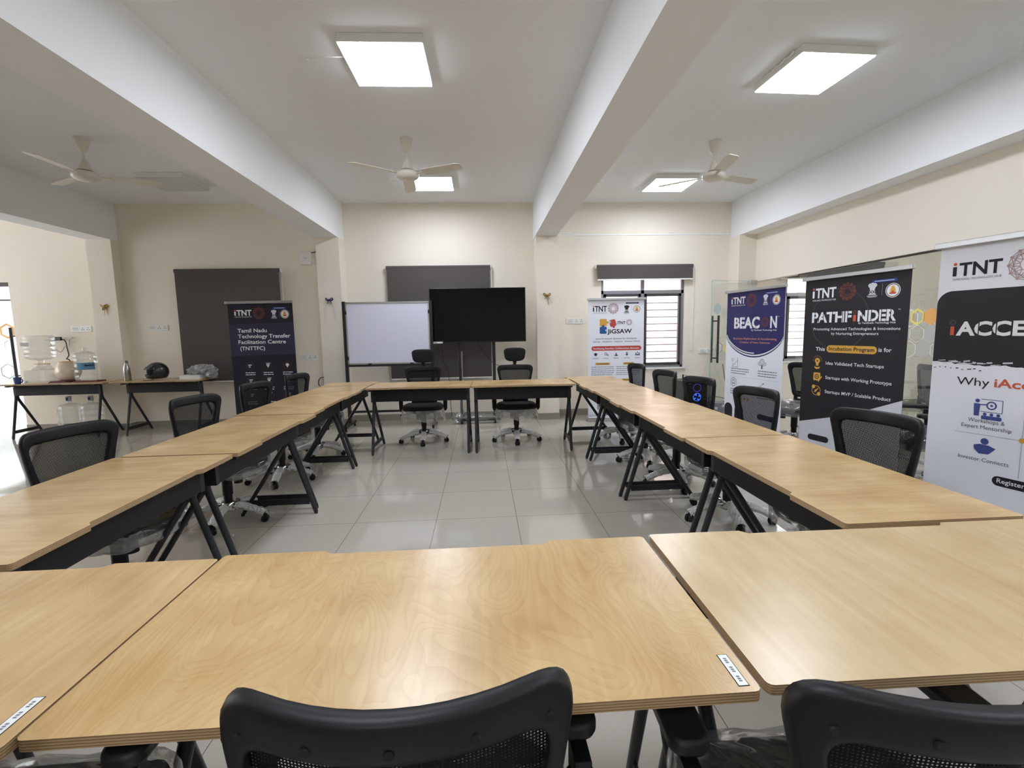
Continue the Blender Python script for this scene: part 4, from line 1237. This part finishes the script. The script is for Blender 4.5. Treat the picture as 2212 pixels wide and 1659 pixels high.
ink(cl, 'lettering', 'orange', lambda b: flat(b, [(0.491, 1.421), (0.516, 1.421), (0.516, 1.474), (0.491, 1.474)], -0.0022))
ink(cl, 'network_emblem', 'brown', lambda b: mandala(b, 0.503, 1.497, 0.016, 0.0015))
ink(cl, 'network_emblem', 'dim', lambda b: (ring(b, 0.36, 1.44, 0.27, 0.012, -0.0014, 40),)).data.materials[0] = mat('ink_faint_ring', (48, 44, 50), 0.6)
for tx in (('By Tamilnadu Technology Hub', 0.539, 1.399, 0.016, 0.012, 0.295), ('Promoting Advanced Technologies & Innovations', 0.124, 1.348, 0.024, 0.008, 0.748),
           ('by Nurturing Entrepreneurs', 0.301, 1.308, 0.024, 0.008, 0.408), ('This', 0.156, 1.164, 0.034, 0.02, 0.092), ('is for', 0.719, 1.174, 0.034, 0.02, 0.10),
           ('Idea Validated Tech Startups', 0.264, 1.043, 0.030, 0.010, 0.505), ('Startups with Working Prototype', 0.267, 0.914, 0.030, 0.010, 0.57), ('Startups MVP / Scalable Product', 0.269, 0.787, 0.030, 0.010, 0.57)):
    ink(cl, 'lettering', 'white', lambda b: text_mb(b, tx[0], tx[1], tx[2], tx[3], bold=tx[4], width=tx[5]))
ink(cl, 'gold_pill', 'gold', lambda b: pill(b, 0.264, 0.706, 1.184, 0.064))
ink(cl, 'lettering', 'black', lambda b: text_mb(b, 'Incubation Program', 0.285, 1.171, 0.034, y=-0.0026, bold=0.022, width=0.4))
def pic(b):
    x, z = 0.180, 1.062
    disc(b, x, z + 0.01, 0.026, -0.0021); flat(b, [(x - 0.014, z - 0.01), (x - 0.012, z - 0.035), (x + 0.012, z - 0.035), (x + 0.014, z - 0.01)], -0.002)
    for k in range(9):
        a = PI * (k / 8) - 0.0
        bar(b, x + 0.038 * math.cos(a), z + 0.012 + 0.038 * math.sin(a), x + 0.046 * math.cos(a), z + 0.012 + 0.046 * math.sin(a), 0.004)
    flat(b, [(x - 0.03, z - 0.042), (x - 0.022, z - 0.06), (x, z - 0.066), (x + 0.022, z - 0.06), (x + 0.03, z - 0.042), (x, z - 0.05)], -0.002)
    x, z = 0.182, 0.928
    flat(b, rrect(x, z, 0.07, 0.072, 0.012), -0.002); bar(b, x + 0.015, z - 0.045, x + 0.05, z + 0.005, 0.010, -0.0023)
    x, z = 0.182, 0.80
    ring(b, x, z, 0.045, 0.005); disc(b, x - 0.028, z + 0.033, 0.017, -0.0022); disc(b, x + 0.028, z - 0.03, 0.017, -0.0022); flat(b, [(x - 0.022, z - 0.02), (x + 0.0, z - 0.012), (x + 0.03, z + 0.03), (x - 0.012, z + 0.004)], -0.0023)
ink(cl, 'icon', 'gold', pic)
ink(cl, 'icon', 'black', lambda b: (ring(b, 0.182, 0.928, 0.022, 0.007, -0.0024), disc(b, 0.182, 0.928, 0.006, -0.0024, 10), disc(b, 0.18, 1.07, 0.008, -0.0024, 10)))
ink(cl, 'pale_footer', 'pale', lambda b: flat(b, [(0.021, 0.485), (0.021, 0.061), (W - 0.021, 0.061), (W - 0.021, 0.805), (0.5, 0.62)], -0.0014))
ink(cl, 'black_tab', 'black', lambda b: pill(b, 0.12, 0.33, 0.36, 0.055))

# --- white banner, far right
t, cl, W = banner('white roll-up banner with a black panel, cut off by the right edge of the photo', (2.544, 2.549), (2.745, 1.667), 0, M_WB, 1.81)
header(cl, 0.083, 0.295, 1.645, 0.070, 0.395, 1.672, 0.078, False, 0.62, 1.67, 0.11, 0.79, 1.67, 0.056, 0.6, 0.82, 1.75, 'rose')
def blk(b):
    P = [(0.021, 1.50)]
    for k in range(9):
        a = PI - PI / 2 * k / 8
        P.append((0.091 + 0.07 * math.cos(a), 1.497 + 0.07 * math.sin(a)))
    P += [(W - 0.021, 1.567), (W - 0.021, 1.165)]
    rnd = random.Random(2)
    n = 40
    for k in range(n + 1):
        u = 1 - k / n
        P.append((0.021 + (W - 0.042) * u, 1.165 + rnd.uniform(-0.006, 0.008) + 0.012 * (1 - u)))
    flat(b, P, -0.0014)
ink(cl, 'black_panel', 'black', blk).data.materials[0] = M_BK
def strokes(b):
    rnd = random.Random(4)
    for k in range(16):
        x = 0.03 + 0.02 * k + rnd.uniform(-0.008, 0.008); z = 1.178 + rnd.uniform(-0.006, 0.012)
        bar(b, x, z, x + rnd.uniform(0.015, 0.04), z + rnd.uniform(-0.003, 0.006), rnd.uniform(0.003, 0.008), -0.0017)
ink(cl, 'brush_edge', 'pale', strokes)
def strokes2(b):
    rnd = random.Random(9)
    for k in range(9):
        x = 0.03 + 0.026 * k; z = 1.148 + rnd.uniform(-0.006, 0.006)
        bar(b, x, z, x + rnd.uniform(0.006, 0.02), z + 0.002, rnd.uniform(0.003, 0.006), -0.0017)
ink(cl, 'brush_edge', 'black', strokes2)
ink(cl, 'lettering', 'orange', lambda b: flat(b, [(0.094, 1.329), (0.112, 1.329), (0.112, 1.376), (0.094, 1.376)], -0.0022))
ink(cl, 'network_emblem', 'dim', lambda b: mandala(b, 0.104, 1.397, 0.015, 0.0016))
ink(cl, 'lettering', 'white', lambda b: stencil(b, 'ACCEL', 0.121, 1.33, 0.072, 0.345, 0.05))
ink(cl, 'lettering', 'black', lambda b: cuts(b, (0.218, 0.292, 0.352), 1.33, 0.072, 0.005)).data.materials[0] = M_BK
ink(cl, 'lettering', 'black', lambda b: text_mb(b, 'Why', 0.145, 1.064, 0.044, width=0.142))
ink(cl, 'lettering', 'orange', lambda b: text_mb(b, 'iAcc', 0.307, 1.066, 0.044, bold=0.03, width=0.14))
def iic(b):
    x, z = 0.29, 0.952
    bar(b, x - 0.03, z + 0.045, x + 0.06, z + 0.045, 0.003); bar(b, x + 0.06, z + 0.045, x + 0.06, z - 0.02, 0.003); bar(b, x - 0.03, z - 0.02, x + 0.06, z - 0.02, 0.003)
    ring(b, x + 0.015, z + 0.015, 0.022, 0.007); disc(b, x + 0.015, z + 0.015, 0.006, -0.0022, 10)
    disc(b, x - 0.045, z + 0.035, 0.010, -0.0022, 14); flat(b, [(x - 0.06, z + 0.02), (x - 0.057, z - 0.045), (x - 0.035, z - 0.045), (x - 0.032, z + 0.02)], -0.002); bar(b, x - 0.04, z + 0.015, x, z + 0.018, 0.006)
    for k in range(3):
        disc(b, x - 0.01 + 0.028 * k, z - 0.032, 0.008, -0.0022, 12)
    flat(b, rrect(x + 0.018, z - 0.05, 0.085, 0.02, 0.006), -0.002)
ink(cl, 'icon', 'navy', iic).data.materials[0] = mat('ink_icon_blue', (62, 74, 140), 0.6)
def iic(b):
    x, z = 0.29, 0.742
    disc(b, x, z + 0.035, 0.017, -0.0022); flat(b, [(x - 0.045, z + 0.01), (x - 0.02, z + 0.018), (x + 0.02, z + 0.016), (x + 0.048, z + 0.004), (x + 0.02, z - 0.03), (x - 0.02, z - 0.034), (x - 0.042, z - 0.012)], -0.002)
ink(cl, 'icon', 'navy', iic).data.materials[0] = mat('ink_icon_blue', (62, 74, 140), 0.6)
ink(cl, 'lettering', 'dkgrey', lambda b: (text_mb(b, 'Workshops &', 0.288, 0.873, 0.021, 'CENTER', width=0.155), text_mb(b, 'Expert Mentorship', 0.288, 0.840, 0.021, 'CENTER', width=0.21)))
ink(cl, 'lettering', 'dkgrey', lambda b: (text_mb(b, 'Investor Connects', 0.288, 0.668, 0.021, 'CENTER', width=0.215)))
ink(cl, 'divider', 'grey', lambda b: (bar(b, 0.155, 0.808, 0.437, 0.812, 0.002), bar(b, 0.437, 0.95, 0.437, 0.62, 0.002)))
ink(cl, 'divider', 'gold', lambda b: disc(b, 0.437, 0.812, 0.013, -0.0023, 16))
ink(cl, 'black_tab', 'black', lambda b: pill(b, 0.335, 0.60, 0.585, 0.05))
ink(cl, 'lettering', 'white', lambda b: text_mb(b, 'Register', 0.355, 0.577, 0.024, y=-0.0026, bold=0.015, width=0.11))

# ------------------------------------------------------------------ wall fittings
def socket(x, z, label, y=YB, n=4, w_=0.29):
    t = thing('socket_plate', label, 'wall socket', (x, y, z))
    MB().b2((-w_ / 2, -0.012, -0.045), (w_ / 2, 0, 0.045)).build('plate', M_WHITE, t, smooth=False, bevel=0.004)
    b = MB()
    for k in range(3):
        b.b2((-w_ / 2 + 0.02 + k * 0.028, -0.016, -0.025), (-w_ / 2 + 0.044 + k * 0.028, -0.012, 0.025))
    b.build('switches', mat('switch_white', (214, 214, 212), 0.4), t, smooth=False)
    for k in range(2):
        b = MB()
        cx = 0.02 + k * 0.08
        for dx, dz in ((-0.014, -0.012), (0.014, -0.012), (0, 0.014)):
            b.lathe([(0.006, -0.0135), (0.006, -0.012)], (cx + dx, 0, dz), 10, axis='Y')
        b.build('socket', M_DARK, t)
    return t
socket(-6.025, 1.54, 'white switch and socket plate on the bright wall above the water bottles')
socket(-4.915, 1.54, 'white switch and socket plate on the wall above the helmet')
socket(-2.705, 1.042, 'white switch and socket plate low beside the left pillar')
socket(1.50, 1.53, 'white switch and socket plate between the right pillar and the white banner')
socket(3.69, 1.005, 'white switch and socket plate with a plug, behind the glass door')
p = MB().box((3.66, YB - 0.035, 1.0), (0.045, 0.045, 0.05)).build('power_plug', M_WHITE, bevel=0.006)
tag(p, 'white power plug in the socket behind the glass door', 'plug')
cable([(3.66, YB - 0.05, 0.975), (3.67, YB - 0.04, 0.85), (3.6, YB - 0.05, 0.66), (3.5, YB - 0.1, 0.55), (3.42, YB - 0.2, 0.48)], 'thin white cable hanging from the plug down to the computer', 0.004, M_WHITE)
rt = thing('junction_box', 'white square wall box high beside the left pillar', 'wall box', (-2.65, YB, 2.55))
MB().b2((-0.09, -0.05, -0.10), (0.09, 0, 0.10)).build('case', M_WHITE, rt, smooth=False, bevel=0.02)
MB().tube([(-0.03, -0.053, 0.005), (0.0, -0.053, -0.006), (0.03, -0.053, 0.002)], 0.003, 6).build('marking', INK['grey'], rt)
cable([(-2.565, YB - 0.03, 2.63), (-2.52, YB - 0.03, 2.635), (-2.47, YB - 0.03, 2.66), (-2.43, YB - 0.02, 2.72)], 'short black cable from the white wall box to the pillar', 0.006)
pts = []
for k in range(40):
    a = 2 * PI * k / 18
    pts.append((-2.50 + 0.075 * math.cos(a) + 0.002 * k / 40, YB - 0.03 - 0.0006 * k, 0.64 + 0.085 * math.sin(a)))
tag(MB().tube(pts, 0.007, 6).build('cable_coil', mat('grey_cable', (84, 82, 78), 0.5)), 'coil of grey cable on the wall at the foot of the left pillar', 'cable')
# ribbons on pillars
def ribbon(x, y, z, m, label, tails):
    t = thing('ribbon_bow', label, 'bow', (x, y, z))
    b = MB()
    for s in (-1, 1):
        loop = [(0, -0.012, 0), (s * 0.025, -0.03, 0.02), (s * 0.045, -0.022, 0.03), (s * 0.05, -0.012, 0.01), (s * 0.03, -0.012, -0.008), (0, -0.012, 0)]
        b.tube(loop, 0.011, 6, flat=0.35)
        b.tube([(0, -0.012, 0), (s * 0.02, -0.015, -0.025), (s * 0.032, -0.01, -0.05)], 0.011, 6, flat=0.3)
    b.build('loops', m, t)
    MB().ell((0, -0.016, 0), (0.012, 0.01, 0.012), 10, 8).build('knot', m, t)
    for s, L_ in tails:
        pts = [(s * 0.02, -0.008, -0.02), (s * 0.055, -0.012, -0.07), (s * 0.07, -0.008, -0.07 - L_ * 0.5), (s * 0.085, -0.006, -0.05 - L_)]
        MB().tube(pts, 0.004, 6, flat=0.4).build('tail', mat('pale_ribbon', (176, 182, 206), 0.4) if L_ > 0.15 else m, t)
M_NAVYR = mat('navy_ribbon', (38, 40, 84), 0.35)
M_GOLDR = mat('gold_ribbon', (178, 142, 60), 0.3, metal=0.6)
ribbon(-2.245, 7.29, 1.895, M_NAVYR, 'navy ribbon bow with long pale tails on the left pillar', ((-1, 0.24), (1, 0.24)))
ribbon(1.005, 7.29, 1.92, M_GOLDR, 'small gold ribbon bow on the pillar right of the television', ((1, 0.07), (0.3, 0.1)))
ribbon(-5.545, 7.45, 1.86, M_GOLDR, 'small gold ribbon bow on the far left pillar', ((0.4, 0.06), (-0.2, 0.08)))
# bracket with adapter above water bottles
br = thing('wall_bracket', 'thin metal wall bracket above the water bottles', 'bracket', (-6.31, YB, 1.385))
MB().tube([(-0.22, -0.06, 0.0), (0.16, -0.06, 0.006)], 0.006, 8).tube([(0.14, -0.0, 0.03), (0.14, -0.06, 0.006), (0.07, -0.0, -0.09)], 0.005, 8).tube([(-0.2, 0, 0.0), (-0.2, -0.06, 0)], 0.006, 8).build('rail', M_ALU, br)
ad = MB().box((-6.345, YB - 0.085, 1.40), (0.16, 0.035, 0.055)).build('power_adapter', M_STEEL, bevel=0.006)
tag(ad, 'black power adapter hanging on the wall bracket', 'adapter')
cable([(-6.42, YB - 0.09, 1.39), (-6.44, YB - 0.07, 1.33), (-6.38, YB - 0.06, 1.24), (-6.32, YB - 0.06, 1.20), (-6.28, YB - 0.06, 1.24), (-6.25, YB - 0.06, 1.28)], 'thin grey wire looping below the power adapter', 0.004, mat('grey_cable2', (120, 118, 112), 0.5))
cable([(-6.27, YB - 0.09, 1.40), (-6.225, YB - 0.07, 1.36), (-6.22, YB - 0.06, 1.25), (-6.21, YB - 0.06, 1.15), (-6.245, YB - 0.06, 1.10), (-6.21, YB - 0.06, 1.08), (-6.19, YB - 0.06, 1.01)], 'thick black cable dangling to the right of the power adapter', 0.008)

# ------------------------------------------------------------------ things on the water table
TZ = 0.7825
def jug_prof(r, h, neck=0.028, cap=True):
    p = [(r * 0.86, 0.0), (r * 0.97, 0.015), (r, 0.04)]
    for k in range(4):
        z = h * (0.14 + 0.17 * k)
        p += [(r, z), (r * 0.965, z + h * 0.02), (r * 0.965, z + h * 0.035), (r, z + h * 0.055)]
    p += [(r, h * 0.74), (r * 0.93, h * 0.80), (r * 0.6, h * 0.855), (neck * 1.25, h * 0.885), (neck, h * 0.92), (neck, h)]
    return p
dsp = thing('water_dispenser', 'clear square water dispenser with tap under the upturned jug', 'water dispenser', (-6.235, 7.12, TZ))
b = MB(); b.prism(rrect(0, 0, 0.30, 0.30, 0.04), 0.0, 0.185); b.build('tank', M_WATER, dsp)
MB().lathe([(0.13, 0.186), (0.10, 0.22), (0.078, 0.25), (0.078, 0.262)], n=28).build('collar', M_WATER, dsp)
MB().lathe([(0.085, 0.262), (0.085, 0.272)], n=28).build('ring', mat('tan_ring', (196, 170, 110), 0.5), dsp)
MB().tube([(-0.10, -0.15, 0.03), (-0.10, -0.185, 0.03), (-0.10, -0.19, 0.015)], 0.01, 8).build('tap', M_ALU, dsp)
jg = thing('water_jug', 'large clear water jug standing upside down on the dispenser', 'water jug', (-6.24, 7.12, TZ + 0.273))
pr = [(r, 0.395 - z + 0.0) for r, z in jug_prof(0.168, 0.395, 0.03)][::-1]
MB().lathe(pr, n=32).build('bottle', M_WATER, jg)
MB().b2((-0.1, -0.171, 0.25), (0.0, -0.165, 0.30)).build('label', mat('grey_label', (176, 178, 174), 0.6), jg, smooth=False)
pt = thing('clay_water_pot', 'round cream water pot with a yellow rim between the two jugs', 'pot', (-5.925, 7.15, TZ + 0.0265))
MB().lathe([(0.085, 0), (0.11, 0.02), (0.145, 0.09), (0.148, 0.13), (0.13, 0.19), (0.10, 0.24), (0.088, 0.258)], n=32).build('body', clear('milky_pot', body=(232, 214, 192), bodyf=0.75, edge=0.2, gloss=0.1, grough=0.1), pt)
MB().lathe([(0.09, 0.258), (0.092, 0.27), (0.03, 0.272)], n=28).build('rim', mat('yellow_rim', (222, 190, 120), 0.5), pt)
jg2 = thing('water_jug', 'clear upright water jug with a blue label on the table', 'water jug', (-5.655, 7.13, TZ + 0.021))
MB().lathe(jug_prof(0.138, 0.465, 0.027), n=32).build('bottle', M_WATER, jg2)
def wraplabel(r, z0, z1, a0, a1, n=10):
    b = MB(); vs = []; fs = []
    for i in range(n + 1):
        a = a0 + (a1 - a0) * i / n
        vs += [(r * math.cos(a), r * math.sin(a), z0), (r * math.cos(a), r * math.sin(a), z1)]
    for i in range(n): fs.append((2 * i, 2 * i + 2, 2 * i + 3, 2 * i + 1))
    b.add(vs, fs); return b
lb = wraplabel(0.1395, 0.155, 0.255, math.radians(-95), math.radians(-10)).build('label', mat('blue_label', (92, 142, 172), 0.5), jg2)
b = wraplabel(0.1402, 0.205, 0.225, math.radians(-60), math.radians(-15)); b.build('label_print', INK['navy'], lb)
tr1 = tag(MB().b2((-6.08, 7.0, TZ), (-5.80, 7.26, TZ + 0.012)).b2((-6.05, 6.99, TZ + 0.012), (-5.84, 7.24, TZ + 0.026)).build('place_mat', mat('maroon_mat', (104, 44, 44), 0.6), smooth=False), 'maroon mat under the round cream pot', 'mat')
tr2 = tag(MB().b2((-5.66 - 0.12, 7.04, TZ), (-5.47, 7.22, TZ + 0.018)).build('place_mat', mat('maroon_mat', (104, 44, 44), 0.6), smooth=False), 'maroon mat under the upright jug with the blue label', 'mat')
tag(MB().b2((-6.02, 6.945, TZ), (-5.70, 6.968, TZ + 0.002)).build('paper_sheet', INK['white'], smooth=False), 'sheet of white paper at the front edge of the water table', 'paper')
mg = thing('blue_mug', 'small dark blue mug at the left end of the water table', 'mug', (-6.47, 6.985, TZ))
MB().lathe([(0.030, 0), (0.034, 0.01), (0.044, 0.095), (0.041, 0.095), (0.032, 0.012), (0.005, 0.01)], n=24).build('cup', mat('blue_plastic', (44, 70, 124), 0.4), mg)
MB().tube([(0.036, 0, 0.02), (0.065, 0, 0.03), (0.07, 0, 0.055), (0.041, 0, 0.075)], 0.006, 8).build('handle', mat('blue_plastic', (44, 70, 124), 0.4), mg)
for x, lab in ((-6.04, 'clear water jug on the floor under the water table, left of the pair'), (-5.735, 'clear water jug on the floor under the water table, right of the pair')):
    f = thing('water_jug', lab, 'water jug', (x, 7.24, 0), 0, 'full water jugs on the floor')
    MB().lathe(jug_prof(0.145, 0.53, 0.027), n=32).build('bottle', M_WATER, f)
    cp = MB().lathe([(0.032, 0.49), (0.034, 0.495), (0.034, 0.56), (0.03, 0.565)], n=20).build('cap', mat('grey_cap', (186, 192, 196), 0.4), f)
    wraplabel(0.0345, 0.505, 0.55, math.radians(-120), math.radians(-60), 6).build('seal_print', INK['navy'], cp)

# ------------------------------------------------------------------ things on the helmet table
fl = thing('steel_flask', 'brushed steel water flask at the left end of the helmet table', 'flask', (-5.10, 7.12, TZ))
MB().lathe([(0.044, 0), (0.047, 0.006), (0.047, 0.15), (0.043, 0.185), (0.026, 0.235), (0.021, 0.25)], n=28).build('body', mat('flask_steel', (176, 174, 168), 0.28, metal=1.0), fl)
MB().lathe([(0.021, 0.25), (0.0235, 0.252), (0.0235, 0.282), (0.02, 0.286)], n=24).build('cap', mat('flask_cap', (150, 148, 142), 0.35, metal=1.0), fl)
hm = thing('motorcycle_helmet', 'glossy black full face motorcycle helmet on the side table', 'helmet', (-4.715, 7.17, TZ + 0.005), math.radians(-140))
b = MB()
n, m_ = 40, 26
vs, fs = [], []
def hf(th, q):
    # shell: +x is forward, chin bar juts out
    x, y, z = 0.142 * math.sin(th) * math.cos(q), 0.122 * math.sin(th) * math.sin(q), 0.138 * math.cos(th)
    if z < 0 and x > 0: x *= 1 + 0.22 * min(1, -z / 0.1)
    if z < -0.095: z = -0.095 + (z + 0.095) * 0.2
    return (x, y, z + 0.112)
idx = {}
def is_open(i, k):
    th = PI * (i + 0.5) / m_; q = 2 * PI * (k + 0.5) / n
    q = (q + PI) % (2 * PI) - PI
    z = math.cos(th)
    return abs(q) < 1.05 and -0.28 < z < 0.30
for i in range(m_ + 1):
    for k in range(n):
        vs.append(hf(max(0.02, PI * i / m_), 2 * PI * k / n))
for i in range(m_):
    for k in range(n):
        if not is_open(i, k):
            k2 = (k + 1) % n
            fs.append((i * n + k, (i + 1) * n + k, (i + 1) * n + k2, i * n + k2))
b.add(vs, fs)
M_HELM = mat('helmet_gloss', (38, 38, 40), 0.26, coat=0.25)
b.build('shell', M_HELM, hm)
b = MB(); vs, fs = [], []
for i in range(9):
    th = math.acos(0.52 - 0.3 * i / 8)
    for k in range(21):
        q = -1.25 + 2.5 * k / 20
        x, y, z = hf(th, q); s = 1.045 + 0.10 * (i / 8) * math.cos(q)
        vs.append((x * s, y * 1.05, z + 0.004))
for i in range(8):
    for k in range(20):
        fs.append((i * 21 + k, i * 21 + k + 1, (i + 1) * 21 + k + 1, (i + 1) * 21 + k))
b.add(vs, fs)
vz = b.build('visor', M_HELM, hm)
sm = vz.modifiers.new('thick', 'SOLIDIFY'); sm.thickness = 0.004
MB().ell((0.01, 0, 0.115), (0.118, 0.106, 0.10), 24, 14).build('lining', M_FABRIC, hm)
MB().tube([(0.06, 0.06, 0.006), (0.11, 0.11, 0.004), (0.16, 0.13, 0.004), (0.19, 0.12, 0.006)], 0.010, 8, flat=0.4).build('chin_strap', M_FABRIC, hm)
bx = thing('white_box', 'flat white cardboard box on the helmet table, right of the helmet', 'box', (-4.235, 7.20, TZ))
MB().b2((-0.14, -0.10, 0), (0.14, 0.10, 0.055)).build('tray', M_WHITE, bx, smooth=False, bevel=0.002)
MB().b2((-0.142, -0.102, 0.045), (0.142, 0.102, 0.058)).build('lid', M_WHITE, bx, smooth=False, bevel=0.002)
b = MB().ell((-4.125, 7.24, TZ + 0.115), (0.20, 0.12, 0.07), 32, 18)
b.xf(0, lambda v: Vector((v.x + 0.02 * math.sin(v.z * 90 + v.y * 60), v.y + 0.015 * math.sin(v.x * 70), max(TZ + 0.060, v.z + 0.022 * math.sin(v.x * 48 + 2 * math.sin(v.y * 50)) + 0.10 * max(0, (v.x + 4.14)) ))))
b.ell((-3.985, 7.22, TZ + 0.06), (0.075, 0.10, 0.058), 20, 12)
tag(b.build('plastic_bag', clear('bag_film', body=(206, 214, 218), bodyf=0.35, edge=0.3, gloss=0.2, grough=0.12, bump=1.0, bscale=24)), 'crumpled clear plastic bag lying over the white box', 'plastic bag')

# ------------------------------------------------------------------ computer corner
pc = thing('computer_tower', 'black computer tower with a blue glowing fan by the back wall', 'computer', (3.17, 7.0, 0))
MB().b2((-0.20, -0.20, 0.012), (0.16, 0.24, 0.60)).build('case', mat('pc_case', (22, 22, 24), 0.35), pc, smooth=False, bevel=0.01)
MB().b2((-0.19, -0.203, 0.03), (0.15, -0.2005, 0.585)).build('front_panel', mat('pc_front', (14, 14, 18), 0.2), pc, smooth=False)
M_RGB = emis('blue_fan_glow', (0.05, 0.16, 1.0, 1), 2.2); M_RGB2 = emis('violet_fan_glow', (0.16, 0.05, 0.8, 1), 0.9)
for zc, mm in ((0.20, M_RGB2), (0.36, M_RGB), (0.50, M_RGB2)):
    b = MB()
    for k in range(28):
        a0, a1 = 2 * PI * k / 28, 2 * PI * (k + 1) / 28
        b.add([(0.0 + r * math.cos(a), -0.2045, zc + r * math.sin(a)) for r, a in ((0.062, a0), (0.053, a0), (0.053, a1), (0.062, a1))], [(0, 1, 2, 3)])
    if mm is M_RGB:
        for k in range(4):
            a = 0.5 + k * PI / 2
            b.add([(0.016 * math.cos(a), -0.2046, zc + 0.016 * math.sin(a)), (0.052 * math.cos(a - 0.35), -0.2046, zc + 0.052 * math.sin(a - 0.35)), (0.052 * math.cos(a + 0.35), -0.2046, zc + 0.052 * math.sin(a + 0.35))], [(0, 1, 2)])
    b.build('fan_ring', mm, pc)
for sx in (-0.17, 0.13):
    for yy in (-0.16, 0.2):
        MB().b2((sx - 0.02, yy - 0.02, 0), (sx + 0.02, yy + 0.02, 0.014)).build('foot', M_PLAST, pc, smooth=False)
tag(MB().b2((2.975, 6.796, 0.555), (3.06, 6.7985, 0.60)).b2((2.975, 6.796, 0.6005), (3.06, 6.9, 0.6025)).build('sticky_note', mat('lime_paper', (214, 226, 130), 0.6), smooth=False), 'lime yellow note on the top left edge of the computer', 'note')
an = thing('antenna', 'small black antenna standing on the computer tower', 'antenna', (3.09, 7.12, 0.6005))
MB().box((0, 0, 0.035), (0.02, 0.012, 0.07)).build('stem', M_STEEL, an, smooth=False)
MB().tube([(0, 0, 0.06), (0.05, 0.02, 0.055), (0.10, 0.04, 0.03), (0.12, 0.06, 0.005)], 0.004, 6).build('cable', M_STEEL, an)
up = thing('ups_unit', 'dark blue backup power box on the floor behind the glass door', 'power box', (3.82, 7.40, 0), -0.15)
MB().b2((-0.15, -0.09, 0.008), (0.15, 0.12, 0.17)).build('case', mat('ups_blue', (52, 74, 112), 0.4), up, smooth=False, bevel=0.008)
MB().b2((-0.145, -0.085, 0.17), (0.145, 0.115, 0.18)).build('lid', mat('ups_grey', (136, 146, 156), 0.5), up, smooth=False)
MB().b2((0.02, -0.092, 0.11), (0.12, -0.0901, 0.15)).b2((-0.09, -0.092, 0.07), (-0.05, -0.0901, 0.11)).build('front_label', INK['pale'], up, smooth=False)
for sx in (-0.12, 0.12):
    MB().b2((sx - 0.02, -0.08, 0), (sx + 0.02, 0.1, 0.009)).build('foot', M_PLAST, up, smooth=False)
cable([(3.70, 7.42, 0.185), (3.64, 7.40, 0.25), (3.75, 7.38, 0.27), (3.9, 7.38, 0.24), (3.95, 7.4, 0.19)], 'black cable arching over the blue power box', 0.006)
cable([(3.58, 6.86, 0.84), (3.66, 6.93, 0.6), (3.74, 7.0, 0.4), (3.80, 7.1, 0.30), (3.84, 7.3, 0.19)], 'black cable trailing down beside the glass door handle', 0.005)

# ------------------------------------------------------------------ room beyond the glass
dk = thing('desk', 'grey work desk in the room beyond the glass', 'desk', (5.9, 3.6, 0))
MB().b2((-0.4, -1.6, 0.72), (0.4, 1.6, 0.75)).build('desktop', mat('grey_laminate', (176, 178, 176), 0.4), dk, smooth=False)
for x in (-0.36, 0.36):
    for y in (-1.5, 0, 1.5):
        MB().b2((x - 0.02, y - 0.02, 0), (x + 0.02, y + 0.02, 0.72)).build('leg', M_ALU, dk, smooth=False)
MB().b2((0.36, -1.6, 0.75), (0.40, 1.6, 1.05)).build('screen_panel', mat('blue_grey_felt', (104, 120, 134), 0.9), dk, smooth=False)
for k, y in enumerate((2.5, 3.7, 4.8)):
    mo = thing('computer_monitor', ('black monitor at the near end of the desk beyond the glass', 'black monitor at the middle of the desk beyond the glass', 'black monitor at the far end of the desk beyond the glass')[k], 'monitor', (6.05, y, 0.75), 0, 'monitors on the far desk')
    MB().b2((0.0, -0.27, 0.10), (0.03, 0.27, 0.42)).build('panel', M_SCREEN, mo, smooth=False, bevel=0.005)
    MB().b2((0.03, -0.03, 0.0), (0.05, 0.03, 0.25)).b2((-0.08, -0.1, 0), (0.1, 0.1, 0.012)).build('stand', M_PLAST, mo, smooth=False)
rs = thing('red_sign', 'small red sign with a white mark on the window beyond the glass', 'sign', (5.72, YB + 0.02, 1.70))
MB().b2((-0.30, -0.004, -0.15), (0.02, 0, 0.15)).build('sheet', mat('red_sheet', (206, 66, 56), 0.5), rs, smooth=False)
b = MB()
for pts in ([(-0.24, 0.07), (-0.23, -0.02), (-0.14, -0.055), (-0.05, -0.02), (-0.04, 0.07)],):
    for i in range(len(pts) - 1): bar(b, *pts[i], *pts[i + 1], 0.024, -0.0045)
for x in (-0.19, -0.14, -0.09): bar(b, x, 0.085, x, 0.0, 0.022, -0.0046)
bar(b, -0.24, -0.11, -0.05, -0.11, 0.02, -0.0045)
b.build('mark', INK['white'], rs, smooth=False)
